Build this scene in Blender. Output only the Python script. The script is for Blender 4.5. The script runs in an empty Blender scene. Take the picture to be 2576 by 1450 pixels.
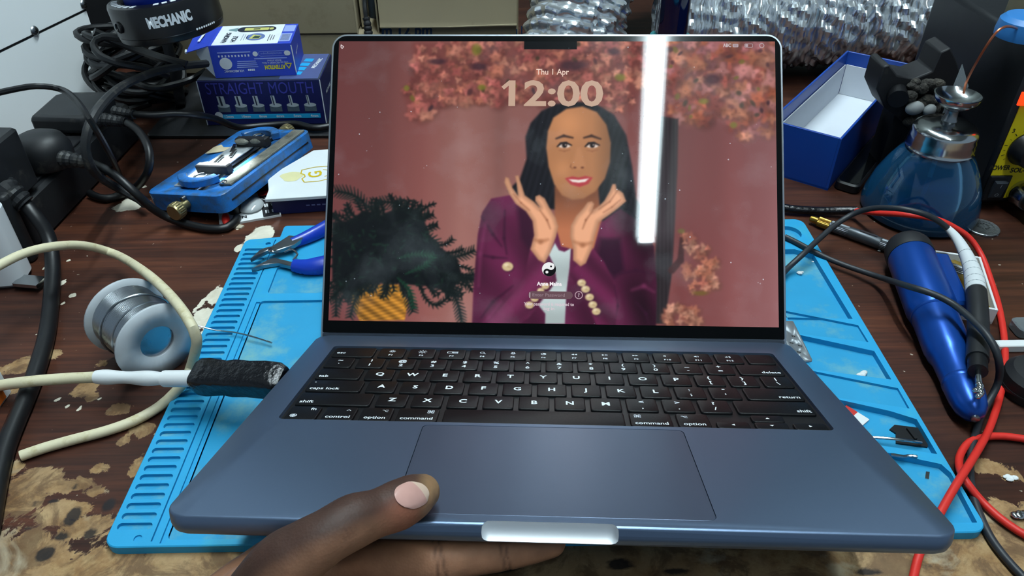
import bpy, bmesh, math, random
import numpy as np
from mathutils import Vector, Matrix, geometry
from mathutils.bvhtree import BVHTree

# ------------------------------------------------------------------ camera
SC = bpy.context.scene
COL = SC.collection
random.seed(7)
RNG = np.random.default_rng(11)
F_PX, FW, FH = 1930.4811, 2576.0, 1450.0
R2 = np.array([[0.9998374075532863, -0.01756110654083851, -0.0040946299203914426],
               [-0.013875455259478572, -0.6042372385818442, -0.7966836456538628],
               [0.0115165185045592, 0.7966109257649236, -0.6043826625189421]])   # rows: right, down, forward
CAM = np.array([-0.0222, -0.2436, 0.3591])
cam_d = bpy.data.cameras.new('camera'); cam = bpy.data.objects.new('camera', cam_d); COL.objects.link(cam)
cam_d.sensor_width = 36.0; cam_d.lens = 36.0 * F_PX / FW; cam_d.clip_start = 0.01; cam_d.clip_end = 50
_r, _d, _f = R2
cam.matrix_world = Matrix(((_r[0], -_d[0], -_f[0], CAM[0]), (_r[1], -_d[1], -_f[1], CAM[1]), (_r[2], -_d[2], -_f[2], CAM[2]), (0, 0, 0, 1)))
SC.camera = cam
cam_d.dof.use_dof = False

# ------------------------------------------------------------------ world, light, exposure
wd = bpy.data.worlds.new('room_ambience'); SC.world = wd; wd.use_nodes = True
_bg = wd.node_tree.nodes['Background']; _bg.inputs[0].default_value = (0.62, 0.82, 1.0, 1); _bg.inputs[1].default_value = 0.33
SC.view_settings.view_transform = 'Standard'; SC.view_settings.look = 'None'
SC.view_settings.exposure = 0.0; SC.view_settings.gamma = 1.0; SC.view_settings.use_curve_mapping = False
TUBE_POWER = (70.0, 190.0)   # radiance of the front and the added back ceiling tube
TUBE_COLOR = (0.80, 0.95, 1.0)
HOTSPOT_POWER = 14.0  # energy of the added spot aimed at the board holder
CEIL_Z = 1.62
try:
    SC.cycles.use_denoising = True
    SC.cycles.caustics_reflective = False; SC.cycles.caustics_refractive = False
    SC.cycles.sample_clamp_indirect = 4.0
    SC.cycles.max_bounces = 8; SC.cycles.transparent_max_bounces = 8
except Exception:
    pass

# ------------------------------------------------------------------ projection helpers (photo pixel -> point at a real height)
def ray(u, v):
    return R2.T @ np.array([(u - FW / 2) / F_PX, (v - FH / 2) / F_PX, 1.0])
def at(u, v, h=0.0):
    d = ray(u, v); return Vector(CAM + (h - CAM[2]) / d[2] * d)
def aty(u, v, y):
    d = ray(u, v); return Vector(CAM + (y - CAM[1]) / d[1] * d)
def project(P):
    c = (np.asarray(P) - CAM) @ R2.T
    return np.stack([FW / 2 + F_PX * c[..., 0] / c[..., 2], FH / 2 + F_PX * c[..., 1] / c[..., 2]], -1)

# ------------------------------------------------------------------ colour and materials
def lin(h):
    if isinstance(h, str):
        h = h.lstrip('#'); c = [int(h[i:i + 2], 16) / 255 for i in (0, 2, 4)]
    else:
        c = [x / 255 for x in h]
    return tuple(x / 12.92 if x <= 0.04045 else ((x + 0.055) / 1.055) ** 2.4 for x in c) + (1.0,)
MATS = {}
def mat(name, hexc, rough=0.5, metal=0.0, spec=0.5, var=0.12, scale=60.0, bump=0.0, bscale=200.0, coat=0.0, trans=0.0, ior=1.45, rvar=0.1, emit=0.0, dist=0.001, dirt=None, dirt_amt=0.5, dscale=30.0):
    """Principled material with procedural colour, roughness and relief variation."""
    if name in MATS: return MATS[name]
    m = bpy.data.materials.new(name); m.use_nodes = True; MATS[name] = m
    nt = m.node_tree; N = nt.nodes; L = nt.links; b = N['Principled BSDF']
    c = lin(hexc); tc = N.new('ShaderNodeTexCoord')
    nz = N.new('ShaderNodeTexNoise'); nz.inputs['Scale'].default_value = scale; nz.inputs['Detail'].default_value = 4
    L.new(tc.outputs['Object'], nz.inputs['Vector'])
    mx = N.new('ShaderNodeMix'); mx.data_type = 'RGBA'
    mx.inputs[6].default_value = tuple(x * (1 - var) for x in c[:3]) + (1,)
    mx.inputs[7].default_value = tuple(min(1, x * (1 + var)) for x in c[:3]) + (1,)
    L.new(nz.outputs['Fac'], mx.inputs[0]); out = mx.outputs[2]
    if dirt:
        n2 = N.new('ShaderNodeTexNoise'); n2.inputs['Scale'].default_value = dscale; n2.inputs['Detail'].default_value = 8; n2.inputs['Roughness'].default_value = .7
        L.new(tc.outputs['Object'], n2.inputs['Vector'])
        rp = N.new('ShaderNodeValToRGB'); rp.color_ramp.elements[0].position = 0.62 - dirt_amt * .35; rp.color_ramp.elements[1].position = 0.78 - dirt_amt * .2
        L.new(n2.outputs['Fac'], rp.inputs[0])
        m2 = N.new('ShaderNodeMix'); m2.data_type = 'RGBA'; L.new(rp.outputs[0], m2.inputs[0]); L.new(out, m2.inputs[6]); m2.inputs[7].default_value = lin(dirt)
        out = m2.outputs[2]
    L.new(out, b.inputs['Base Color'])
    mr = N.new('ShaderNodeMapRange'); mr.inputs[3].default_value = max(0.01, rough - rvar * rough); mr.inputs[4].default_value = min(1, rough + rvar * rough)
    L.new(nz.outputs['Fac'], mr.inputs[0]); L.new(mr.outputs[0], b.inputs['Roughness'])
    b.inputs['Metallic'].default_value = metal; b.inputs['Specular IOR Level'].default_value = spec
    b.inputs['Coat Weight'].default_value = coat; b.inputs['Transmission Weight'].default_value = trans; b.inputs['IOR'].default_value = ior
    if emit:
        b.inputs['Emission Color'].default_value = c; b.inputs['Emission Strength'].default_value = emit
    if bump:
        n3 = N.new('ShaderNodeTexNoise'); n3.inputs['Scale'].default_value = bscale; n3.inputs['Detail'].default_value = 5
        L.new(tc.outputs['Object'], n3.inputs['Vector'])
        bp = N.new('ShaderNodeBump'); bp.inputs['Strength'].default_value = bump; bp.inputs['Distance'].default_value = dist
        L.new(n3.outputs['Fac'], bp.inputs['Height']); L.new(bp.outputs[0], b.inputs['Normal'])
    return m

# ------------------------------------------------------------------ mesh building
def rr(w, d, r, n=7, cx=0.0, cy=0.0):
    """rounded rectangle loop, counter-clockwise; r may be 4 radii (BL, BR, TR, TL)"""
    rs = r if isinstance(r, (tuple, list)) else (r,) * 4
    out = []
    for (sx, sy, a0), q in zip(((-1, -1, 180), (1, -1, 270), (1, 1, 0), (-1, 1, 90)), rs):
        ox, oy = sx * (w / 2 - q), sy * (d / 2 - q)
        for k in range(n):
            a = math.radians(a0 + 90 * k / (n - 1)); out.append((cx + ox + q * math.cos(a), cy + oy + q * math.sin(a)))
    return out
def circ(r, n=24, cx=0, cy=0, a0=0):
    return [(cx + r * math.cos(a0 + 2 * math.pi * k / n), cy + r * math.sin(a0 + 2 * math.pi * k / n)) for k in range(n)]
def in_poly(x, y, poly):
    c = False; j = len(poly) - 1
    for i in range(len(poly)):
        xi, yi = poly[i][0], poly[i][1]; xj, yj = poly[j][0], poly[j][1]
        if (yi > y) != (yj > y) and x < (xj - xi) * (y - yi) / (yj - yi) + xi: c = not c
        j = i
    return c
class MB:
    def __init__(s): s.v = []; s.f = []; s.m = []
    def add(s, vs, fs, mi=0, M=None):
        o = len(s.v)
        s.v += [tuple(M @ Vector(p)) for p in vs] if M is not None else [tuple(p) for p in vs]
        for f in fs: s.f.append(tuple(o + i for i in f)); s.m.append(mi)
        return s
    def loft(s, rings, mi=0, M=None, cap0=True, cap1=True, closed=True):
        n = len(rings[0]); vs = [p for r in rings for p in r]; fs = []
        for k in range(len(rings) - 1):
            for i in range(n if closed else n - 1):
                j = (i + 1) % n; fs.append((k * n + i, k * n + j, (k + 1) * n + j, (k + 1) * n + i))
        if cap0: fs.append(tuple(reversed(range(n))))
        if cap1: fs.append(tuple(range((len(rings) - 1) * n, len(rings) * n)))
        return s.add(vs, fs, mi, M)
    def prism(s, loop, z0, z1, mi=0, M=None, bev=0.0):
        if bev > 0:
            cx = sum(p[0] for p in loop) / len(loop); cy = sum(p[1] for p in loop) / len(loop)
            ins = inset(loop, bev)
            rings = [[(x, y, z0) for x, y in ins], [(x, y, z0 + bev) for x, y in loop], [(x, y, z1 - bev) for x, y in loop], [(x, y, z1) for x, y in ins]]
        else:
            rings = [[(x, y, z0) for x, y in loop], [(x, y, z1) for x, y in loop]]
        return s.loft(rings, mi, M)
    def box(s, c, sz, mi=0, M=None, rot=0.0, r=0.0, bev=0.0):
        T = Matrix.Translation(Vector(c)) @ Matrix.Rotation(rot, 4, 'Z')
        if M is not None: T = M @ T
        w, d, h = sz
        loop = rr(w, d, r, 5) if r > 0 else [(-w / 2, -d / 2), (w / 2, -d / 2), (w / 2, d / 2), (-w / 2, d / 2)]
        return s.prism(loop, -h / 2, h / 2, mi, T, bev)
    def lathe(s, prof, n=32, mi=0, M=None, cap=True):
        rings = [[(max(r, 1e-6) * math.cos(2 * math.pi * k / n), max(r, 1e-6) * math.sin(2 * math.pi * k / n), z) for k in range(n)] for r, z in prof]
        return s.loft(rings, mi, M, cap, cap)
    def tube(s, pts, r, n=8, mi=0, M=None, cap=True, flat=1.0):
        P = [Vector(p) for p in pts]; rs = r if isinstance(r, (list, tuple)) else [r] * len(P)
        rings = []; up = None
        for i, p in enumerate(P):
            t = (P[min(i + 1, len(P) - 1)] - P[max(i - 1, 0)])
            if t.length < 1e-9: t = Vector((0, 0, 1))
            t.normalize()
            if up is None: up = t.orthogonal().normalized()
            up = (up - t * up.dot(t))
            up = up.normalized() if up.length > 1e-6 else t.orthogonal().normalized()
            b = t.cross(up)
            rings.append([tuple(p + rs[i] * (math.cos(2 * math.pi * k / n) * up + flat * math.sin(2 * math.pi * k / n) * b)) for k in range(n)])
        return s.loft(rings, mi, M, cap, cap)
    def ball(s, c, r, nu=12, nv=8, mi=0, M=None):
        rx, ry, rz = r if isinstance(r, (tuple, list)) else (r,) * 3
        rings = []
        for i in range(nv + 1):
            a = math.pi * (i / nv) - math.pi / 2; q = max(math.cos(a), 1e-4)
            rings.append([(c[0] + rx * q * math.cos(2 * math.pi * k / nu), c[1] + ry * q * math.sin(2 * math.pi * k / nu), c[2] + rz * math.sin(a)) for k in range(nu)])
        return s.loft(rings, mi, M)
    def mesh(s, name, mats, smooth=True, angle=38):
        me = bpy.data.meshes.new(name); me.from_pydata(s.v, [], s.f)
        for m in (mats if isinstance(mats, (list, tuple)) else [mats]): me.materials.append(m)
        me.polygons.foreach_set('material_index', s.m)
        me.validate(); me.update()
        if smooth:
            me.shade_smooth(); me.set_sharp_from_angle(angle=math.radians(angle))
        return me
def inset(loop, d):
    n = len(loop); out = []
    for i in range(n):
        p0, p, p1 = Vector(loop[i - 1]), Vector(loop[i]), Vector(loop[(i + 1) % n])
        e0 = p - p0; e1 = p1 - p
        if e0.length < 1e-9: e0 = e1
        if e1.length < 1e-9: e1 = e0
        n0 = Vector((-e0.y, e0.x)).normalized(); n1 = Vector((-e1.y, e1.x)).normalized()
        b = n0 + n1
        if b.length < 1e-6: b = n0
        b.normalize(); k = max(0.35, b.dot(n0)); q = p + b * (d / k); out.append((q.x, q.y))
    return out
def spline(pts, step=0.004, closed=False):
    """Catmull-Rom through the points, resampled"""
    P = [Vector(p) for p in pts]; out = []
    for i in range(len(P) - 1):
        p0 = P[i - 1] if i else P[0] * 2 - P[1]; p1, p2 = P[i], P[i + 1]
        p3 = P[i + 2] if i + 2 < len(P) else P[-1] * 2 - P[-2]
        n = max(2, int((p2 - p1).length / step))
        for k in range(n):
            t = k / n
            out.append(0.5 * ((2 * p1) + (p2 - p0) * t + (2 * p0 - 5 * p1 + 4 * p2 - p3) * t * t + (3 * p1 - p0 - 3 * p2 + p3) * t ** 3))
    out.append(P[-1]); return out
def plate(mb, outer, holes, z1, mi=0, M=None):
    """flat cap at z1 with hole loops left open (constrained Delaunay)"""
    vs = [Vector(p) for p in outer]; ed = [(i, (i + 1) % len(outer)) for i in range(len(outer))]
    for h in holes:
        o = len(vs); vs += [Vector(p) for p in h]; ed += [(o + i, o + (i + 1) % len(h)) for i in range(len(h))]
    V, E, Fc, *_ = geometry.delaunay_2d_cdt(vs, ed, [], 1, 1e-7)
    keep = []
    for f in Fc:
        cx = sum(V[i].x for i in f) / len(f); cy = sum(V[i].y for i in f) / len(f)
        if in_poly(cx, cy, outer) and not any(in_poly(cx, cy, h) for h in holes): keep.append(tuple(f))
    mb.add([(p.x, p.y, z1) for p in V], keep, mi, M)
def recess(mb, loop, z1, depth, mi=0, mi_floor=None, M=None, draft=0.0):
    lo = inset(loop, draft) if draft else loop; n = len(loop)
    vs = [(x, y, z1) for x, y in loop] + [(x, y, z1 - depth) for x, y in lo]
    mb.add(vs, [(i, n + i, n + (i + 1) % n, (i + 1) % n) for i in range(n)], mi, M)
    mb.add([(x, y, z1 - depth) for x, y in lo], [tuple(range(n))], mi if mi_floor is None else mi_floor, M)

# ------------------------------------------------------------------ objects
def empty(name, label, cat, loc=(0, 0, 0), M=None, group=None):
    o = bpy.data.objects.new(name, None); COL.objects.link(o); o.empty_display_size = 0.02
    o.matrix_world = M if M is not None else Matrix.Translation(Vector(loc))
    tag(o, label, cat, group); return o
def tag(o, label=None, cat=None, group=None, kind=None):
    if label: o['label'] = label
    if cat: o['category'] = cat
    if group: o['group'] = group
    if kind: o['kind'] = kind
    return o
def link(name, me, parent=None, M=None, label=None):
    o = bpy.data.objects.new(name, me); COL.objects.link(o)
    if parent is not None: o.parent = parent
    if M is not None: o.matrix_local = M
    if label: o['label'] = label
    return o
def obj(name, mb, mats, parent=None, M=None, bevel=0.0, smooth=True, angle=38, label=None, weld=True):
    me = mb.mesh(name, mats, smooth, angle)
    if weld:
        bm = bmesh.new(); bm.from_mesh(me); bmesh.ops.remove_doubles(bm, verts=bm.verts, dist=1e-6)
        bmesh.ops.recalc_face_normals(bm, faces=bm.faces); bm.to_mesh(me); bm.free()
    o = link(name, me, parent, M, label)
    if bevel:
        b = o.modifiers.new('bevel', 'BEVEL'); b.width = bevel; b.segments = 2; b.limit_method = 'ANGLE'; b.angle_limit = math.radians(40)
    return o
def recenter(o):
    """move a top-level mesh's origin to the foot of its own geometry"""
    me = o.data; n = len(me.vertices); a = np.empty(n * 3); me.vertices.foreach_get('co', a); a = a.reshape(-1, 3)
    c = np.array([(a[:, 0].min() + a[:, 0].max()) / 2, (a[:, 1].min() + a[:, 1].max()) / 2, a[:, 2].min()])
    me.vertices.foreach_set('co', (a - c).ravel()); o.location = Vector(c); me.update(); return o
_TX = {}
def text_mesh(s, size, bold=0.0, align='CENTER', shear=0.0, sp=1.0):
    k = (s, round(size, 6), bold, align, shear, sp)
    if k in _TX: return _TX[k]
    cu = bpy.data.curves.new('lettering', 'FONT'); cu.body = s; cu.size = size; cu.align_x = align; cu.align_y = 'CENTER'; cu.offset = bold; cu.shear = shear
    cu.resolution_u = 3; cu.space_character = sp
    ob = bpy.data.objects.new('lettering', cu); COL.objects.link(ob)
    dg = bpy.context.evaluated_depsgraph_get(); me = bpy.data.meshes.new_from_object(ob.evaluated_get(dg))
    bpy.data.objects.remove(ob); bpy.data.curves.remove(cu); me.materials.clear(); _TX[k] = me; return me
def text(s, size, m, parent, M, bold=0.0, align='CENTER', name='lettering', width=None, shear=0.0, sp=1.0):
    me = text_mesh(s, size, bold, align, shear, sp).copy(); me.materials.append(m)
    if width:
        n = len(me.vertices); a = np.empty(n * 3); me.vertices.foreach_get('co', a); a = a.reshape(-1, 3)
        w = a[:, 0].max() - a[:, 0].min(); a[:, 0] *= width / w; me.vertices.foreach_set('co', a.ravel()); me.update()
    return link(name, me, parent, M)
def frame(o, x, z=(0, 0, 1)):
    """matrix with its X along x and Z near z"""
    x = Vector(x).normalized(); z = Vector(z); y = z.cross(x).normalized(); z = x.cross(y)
    return Matrix(((x.x, y.x, z.x, o[0]), (x.y, y.y, z.y, o[1]), (x.z, y.z, z.z, o[2]), (0, 0, 0, 1)))
T = Matrix.Translation
def Rz(a): return Matrix.Rotation(a, 4, 'Z')
def Rx(a): return Matrix.Rotation(a, 4, 'X')
def Ry(a): return Matrix.Rotation(a, 4, 'Y')
def cable(name, label, pts, r, m, cat='cable', step=0.005, n=8, group=None, parent=None, jitter=0.0):
    P = spline(pts, step)
    if jitter: P = [p + Vector([random.uniform(-jitter, jitter) for _ in range(3)]) for p in P]
    o = obj(name, MB().tube(P, r, n), m, parent)
    if parent is None: recenter(o); tag(o, label, cat, group)
    return o

# ================================================================== large structure
M_wall = mat('painted_wall', '#5d625f', 0.85, var=0.08, scale=9)
M_ceil = mat('ceiling_board', '#8e938f', 0.9, var=0.05, scale=6)
M_floor = mat('concrete_floor', '#5a5550', 0.8, var=0.2, scale=5)
def slab(name, c, sz, m):
    o = obj(name, MB().box((0, 0, 0), sz), m, M=T(Vector(c))); tag(o, kind='structure'); return o
slab('floor', (0, -0.4, -0.77), (4.0, 3.6, 0.04), M_floor)
slab('wall_back', (0, 1.23, 0.45), (4.0, 0.06, 2.4), M_wall)
slab('ceiling', (0, -0.4, CEIL_Z + 0.09), (4.0, 3.6, 0.04), M_ceil)

# ---- ceiling tube lights (the one over the bench edge mirrors in the screen; the back one is added, unseen)
M_tubes = []
for _k, _pw in enumerate(TUBE_POWER):
    _m = mat('lit_tube_%s' % ('front', 'back')[_k], '#ffffff', 0.4, var=0.0); _b = _m.node_tree.nodes['Principled BSDF']; _b.inputs['Emission Color'].default_value = TUBE_COLOR + (1,); _b.inputs['Emission Strength'].default_value = _pw; M_tubes.append(_m)
M_batten = mat('white_enamel', '#cfd4d4', 0.4)
def tube_light(label, x, y0, y1, M_tube):
    r = empty('tube_light', label, 'lamp', (x, (y0 + y1) / 2, CEIL_Z + 0.07), group=None)
    ln = y1 - y0
    obj('batten', MB().box((0, 0, -0.022), (0.075, ln + 0.03, 0.044), bev=0.004), M_batten, r)
    obj('diffuser', MB().box((0, 0, -0.057), (0.041, ln, 0.026), r=0.004), M_tube, r, smooth=False)
    for s in (-1, 1): obj('end_cap', MB().box((0, s * (ln / 2 + 0.006), -0.057), (0.058, 0.012, 0.028)), M_batten, r)
    return r
tube_light('white ceiling tube light above the bench edge, mirrored in the laptop screen', 0.248, -1.083, 0.12, M_tubes[0])
tube_light('added unseen white ceiling tube light over the back of the bench, left of the other', 0.04, -0.06, 1.06, M_tubes[1])

# ---- workbench with worn wood-print top
GX0, GX1, GY0, GY1, GS = -0.95, 0.95, -0.16, 1.10, 0.003
def paint_wear():
    nx = int((GX1 - GX0) / GS) + 1; ny = int((GY1 - GY0) / GS) + 1
    X, Y = np.meshgrid(np.linspace(GX0, GX1, nx), np.linspace(GY0, GY1, ny))
    peel = np.zeros_like(X); stain = np.zeros_like(X); glue = np.zeros_like(X)
    def blob(A, u, v, ru, rv, k=1.0, rot=0.0):
        p = at(u, v); a = at(u + ru, v); b = at(u, v - rv)
        rx = max((a - p).length, .002); ry = max((b - p).length, .002)
        c, s = math.cos(rot), math.sin(rot); dx = ((X - p.x) * c + (Y - p.y) * s) / rx; dy = (-(X - p.x) * s + (Y - p.y) * c) / ry
        np.maximum(A, k * np.clip(1.25 - np.sqrt(dx * dx + dy * dy), 0, 1), out=A)
    # the front zone is worn through to the chipboard
    P = project(np.stack([X, Y, np.zeros_like(X)], -1)); U, V = P[..., 0], P[..., 1]
    front = np.clip((V - 1150 - 55 * np.sin(U / 130.0)) / 330.0, 0, .9)
    front = np.where(U > 1288, np.clip((V - 1190) / 170.0, 0, 1), front)
    peel = np.maximum(peel, front)
    for b in [(60, 920, 75, 22, 1, .3), (130, 890, 40, 14, .9), (215, 975, 42, 26), (232, 1000, 22, 16), (255, 915, 22, 14, .8), (300, 1030, 40, 18, .8), (30, 985, 35, 14, .9),
              (95, 1215, 85, 45), (60, 1260, 70, 45), (190, 1220, 75, 28, .9), (250, 1180, 40, 22, .8), (360, 1080, 40, 22, .9), (150, 1290, 100, 40, .9), (210, 1330, 90, 40, .8), (60, 1380, 90, 60),
              (345, 1170, 26, 34, .9), (30, 1180, 40, 26, .8), (310, 1110, 20, 14, .8), (230, 1240, 60, 20, .7),
              (2480, 1175, 70, 22, .8), (2520, 1290, 60, 40, .9), (2440, 1400, 90, 40, .8), (2540, 1200, 40, 20, .7)]:
        blob(peel, *b)
    for b in [(183, 1300, 26, 30), (112, 1395, 30, 24), (155, 1350, 34, 16, .8), (225, 1345, 26, 22, .8), (275, 1270, 24, 24, .9), (190, 1225, 20, 16, .7), (70, 1330, 18, 12, .7), (135, 1260, 26, 10, .8), (90, 1268, 26, 10, .8),
              (1560, 1420, 60, 22, .9), (1700, 1440, 60, 16, .8), (2180, 1440, 60, 16, .8), (2330, 1420, 40, 20, .6), (2500, 1330, 30, 18, .5), (640, 1430, 80, 26, 1), (1000, 1440, 90, 20, 1), (1250, 1430, 90, 20, .9)]:
        blob(stain, *b)
    # cream scraps of backing paper left around the mat
    for b in [(335, 512, 44, 20), (310, 522, 34, 12), (660, 590, 34, 28), (640, 602, 30, 20), (545, 745, 26, 26), (552, 800, 50, 40), (512, 800, 34, 30), (520, 750, 8, 46, .9, -.3), (600, 625, 14, 12), (157, 712, 11, 9), (183, 743, 12, 7),
              (520, 845, 30, 20), (160, 763, 7, 6, .9), (112, 675, 5, 5, .9), (174, 655, 8, 5, .9), (1985, 655, 30, 22), (430, 960, 20, 16, .9), (2500, 735, 8, 30, .6), (145, 775, 5, 6, .9), (95, 840, 12, 5, .8), (145, 1005, 8, 5, .9), (170, 1025, 6, 7, .9), (245, 1005, 8, 6, .9), (202, 1027, 6, 7, .9), (365, 470, 8, 5), (600, 572, 6, 8)]:
        blob(glue, *b)
    return nx, ny, X, Y, peel, stain, glue
_nx, _ny, _X, _Y, _peel, _stain, _glue = paint_wear()
def bench_material():
    m = bpy.data.materials.new('worn_wood_laminate'); m.use_nodes = True; nt = m.node_tree; N = nt.nodes; L = nt.links; b = N['Principled BSDF']
    tc = N.new('ShaderNodeTexCoord')
    def noise(scale, detail=6, rough=.6, vec=None, dist=0.0):
        n = N.new('ShaderNodeTexNoise'); n.inputs['Scale'].default_value = scale; n.inputs['Detail'].default_value = detail; n.inputs['Roughness'].default_value = rough; n.inputs['Distortion'].default_value = dist
        L.new(vec or tc.outputs['Object'], n.inputs['Vector']); return n.outputs['Fac']
    def ramp(f, stops):
        r = N.new('ShaderNodeValToRGB'); e = r.color_ramp.elements
        while len(e) < len(stops): e.new(.5)
        for q, (p, c) in zip(e, stops): q.position = p; q.color = lin(c) if isinstance(c, str) else (c, c, c, 1)
        L.new(f, r.inputs[0]); return r.outputs[0]
    def mix(f, a, c):
        x = N.new('ShaderNodeMix'); x.data_type = 'RGBA'; L.new(f, x.inputs[0]); L.new(a, x.inputs[6]); L.new(c, x.inputs[7]); return x.outputs[2]
    def math_(op, a, c, clamp=False):
        x = N.new('ShaderNodeMath'); x.operation = op; x.use_clamp = clamp
        for i, q in enumerate((a, c)):
            if isinstance(q, (int, float)): x.inputs[i].default_value = q
            else: L.new(q, x.inputs[i])
        return x.outputs[0]
    def attr(n):
        a = N.new('ShaderNodeAttribute'); a.attribute_name = n; return a.outputs['Fac']
    mp = N.new('ShaderNodeMapping'); mp.inputs['Scale'].default_value = (3.0, 42.0, 1.0); L.new(tc.outputs['Object'], mp.inputs['Vector'])
    g1 = noise(1.6, 8, .62, mp.outputs[0], 0.8)
    mp2 = N.new('ShaderNodeMapping'); mp2.inputs['Scale'].default_value = (10.0, 330.0, 1.0); L.new(tc.outputs['Object'], mp2.inputs['Vector'])
    g2 = noise(1.2, 4, .6, mp2.outputs[0])
    wood = ramp(g1, [(.30, '#1c0e0a'), (.44, '#321912'), (.54, '#482619'), (.66, '#603724'), (.8, '#381d14')])
    fine = ramp(g2, [(.35, '#2a150e'), (.6, '#5a3120')])
    f3 = N.new('ShaderNodeMix'); f3.data_type = 'RGBA'; f3.inputs[0].default_value = .38; L.new(wood, f3.inputs[6]); L.new(fine, f3.inputs[7]); wood = f3.outputs[2]
    big = ramp(noise(4.5, 3, .5), [(.35, '#8a8a8a'), (.65, '#ffffff')]); bm_ = N.new('ShaderNodeMix'); bm_.data_type = 'RGBA'; bm_.blend_type = 'MULTIPLY'; bm_.inputs[0].default_value = .8; L.new(wood, bm_.inputs[6]); L.new(big, bm_.inputs[7]); wood = bm_.outputs[2]
    speck = ramp(noise(240, 2, .5), [(.735, 0.0), (.765, 1.0)])
    n_a = noise(48, 12, .74, None, .8); n_b = noise(18, 6, .6)
    board = ramp(noise(70, 8, .7), [(.3, '#5d4127'), (.5, '#8d6a43'), (.62, '#a98a5f'), (.78, '#6c4d2d')])
    board2 = ramp(noise(33, 6, .65), [(.35, '#6b4d2c'), (.6, '#a58c6a')])
    board = mix(n_b, board, board2)
    board = mix(math_('MULTIPLY', ramp(noise(30, 9, .7, None, .7), [(.47, 0.0), (.56, 1.0)]), .6), board, ramp(n_a, [(.35, '#2c1b12'), (.65, '#4a3222')]))
    board = mix(math_('MULTIPLY', ramp(noise(21, 6, .6, None, .4), [(.55, 0.0), (.62, 1.0)]), .65), board, ramp(n_a, [(.35, '#b5aa92'), (.65, '#8f8068')]))
    def thresh(a, lo=.46, w=.05, amp=2.0):
        s = math_('ADD', a, math_('MULTIPLY', math_('SUBTRACT', n_a, .5), amp)); return math_('DIVIDE', math_('SUBTRACT', s, lo), w, True)
    c = mix(math_('MULTIPLY', speck, .55), wood, ramp(n_b, [(.3, '#b5ab98'), (.7, '#d8d2c2')]))
    pm = thresh(attr('peel')); c = mix(pm, c, board)
    sm = thresh(attr('stain'), .42, .22, .9); c = mix(math_('MULTIPLY', sm, .92), c, ramp(n_b, [(.3, '#0d0c10'), (.7, '#1d1a1c')]))
    gm = thresh(attr('glue'), .44, .05, 1.35); c = mix(gm, c, ramp(n_a, [(.3, '#b9b19c'), (.6, '#d3cdbd')]))
    L.new(c, b.inputs['Base Color'])
    rg = N.new('ShaderNodeMapRange'); rg.inputs[3].default_value = .36; rg.inputs[4].default_value = .6; L.new(n_b, rg.inputs[0])
    b.inputs['Specular IOR Level'].default_value = .3
    rmx = N.new('ShaderNodeMix'); rmx.data_type = 'FLOAT'; L.new(math_('MAXIMUM', pm, gm), rmx.inputs[0]); L.new(rg.outputs[0], rmx.inputs[2]); rmx.inputs[3].default_value = .75
    L.new(rmx.outputs[0], b.inputs['Roughness'])
    hgt = math_('SUBTRACT', math_('MULTIPLY', gm, .8), math_('MULTIPLY', pm, 1.0)); hgt = math_('ADD', hgt, math_('MULTIPLY', g2, .15))
    bp = N.new('ShaderNodeBump'); bp.inputs['Strength'].default_value = .35; bp.inputs['Distance'].default_value = .0006; L.new(hgt, bp.inputs['Height']); L.new(bp.outputs[0], b.inputs['Normal'])
    return m
bench = empty('workbench', 'dark wood-print workbench with worn patches under all the tools', 'workbench', (0, 0.45, -0.75))
def bench_top():
    v = np.stack([_X.ravel(), _Y.ravel() - .45, np.full(_X.size, .75)], -1)
    i = np.arange((_nx - 1) * (_ny - 1)); r, c = i // (_nx - 1), i % (_nx - 1); a = r * _nx + c
    f = np.stack([a, a + 1, a + 1 + _nx, a + _nx], -1)
    me = bpy.data.meshes.new('bench_top')
    me.from_pydata(v.tolist(), [], f.tolist()); me.materials.append(bench_material())
    for nm, A in (('peel', _peel), ('stain', _stain), ('glue', _glue)):
        t = me.attributes.new(nm, 'FLOAT', 'POINT'); t.data.foreach_set('value', A.ravel().astype(np.float32))
    link('bench_top', me, bench)
bench_top()
M_edge = mat('dark_timber', '#3a2116', 0.6, var=.3, scale=12)
obj('bench_board', MB().box((0, 0.02, .75 - .0165), (GX1 - GX0, GY1 - GY0, .032)), M_edge, bench)
for sx in (-1, 1):
    for sy in (-1, 1): obj('leg', MB().box((sx * .85, .02 + sy * .54, .36), (.06, .06, .718)), M_edge, bench)

# ================================================================== laptop
RL = [[0.9982287762963773, 0.058159362129114926, 0.012521931583087682], [-0.05865583945636971, 0.9269818986114174, 0.37049163572804256], [0.009939953294942471, -0.3705698965694683, 0.928751392507698]]
TLW = [-0.00381862342501281, -0.06200866985576786, 0.1050008706754677]
LAPM = Matrix([RL[i] + [TLW[i]] for i in range(3)] + [[0, 0, 0, 1]])
LAPI = LAPM.inverted()
def lp(u, v, z=0.0):
    """pixel -> point in laptop coordinates at height z over the deck"""
    o = LAPI @ Vector(CAM); d = LAPI.to_3x3() @ Vector(ray(u, v)); return o + d * ((z - o.z) / d.z)
LW, LD = 0.3126, 0.2212
M_alu = mat('space_grey_aluminium', '#687a94', 0.40, metal=0.85, var=.03, scale=700, rvar=.05)
M_alu_edge = mat('lit_rim_aluminium', '#b9c0c8', 0.3, metal=0.9, var=.02)  # same grey metal as the deck, lightened so the rim looks lit
M_black_gl = mat('black_glass', '#050608', 0.08, spec=.5, var=.0)
M_well = mat('black_keyboard_well', '#08090c', 0.45, var=.1)
M_key = mat('black_keycap', '#07080b', 0.42, spec=.25, var=.15, scale=900, rvar=.2)
M_leg = mat('backlit_key_legend', '#c3ced6', 0.6, var=.0, emit=.42)
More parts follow.
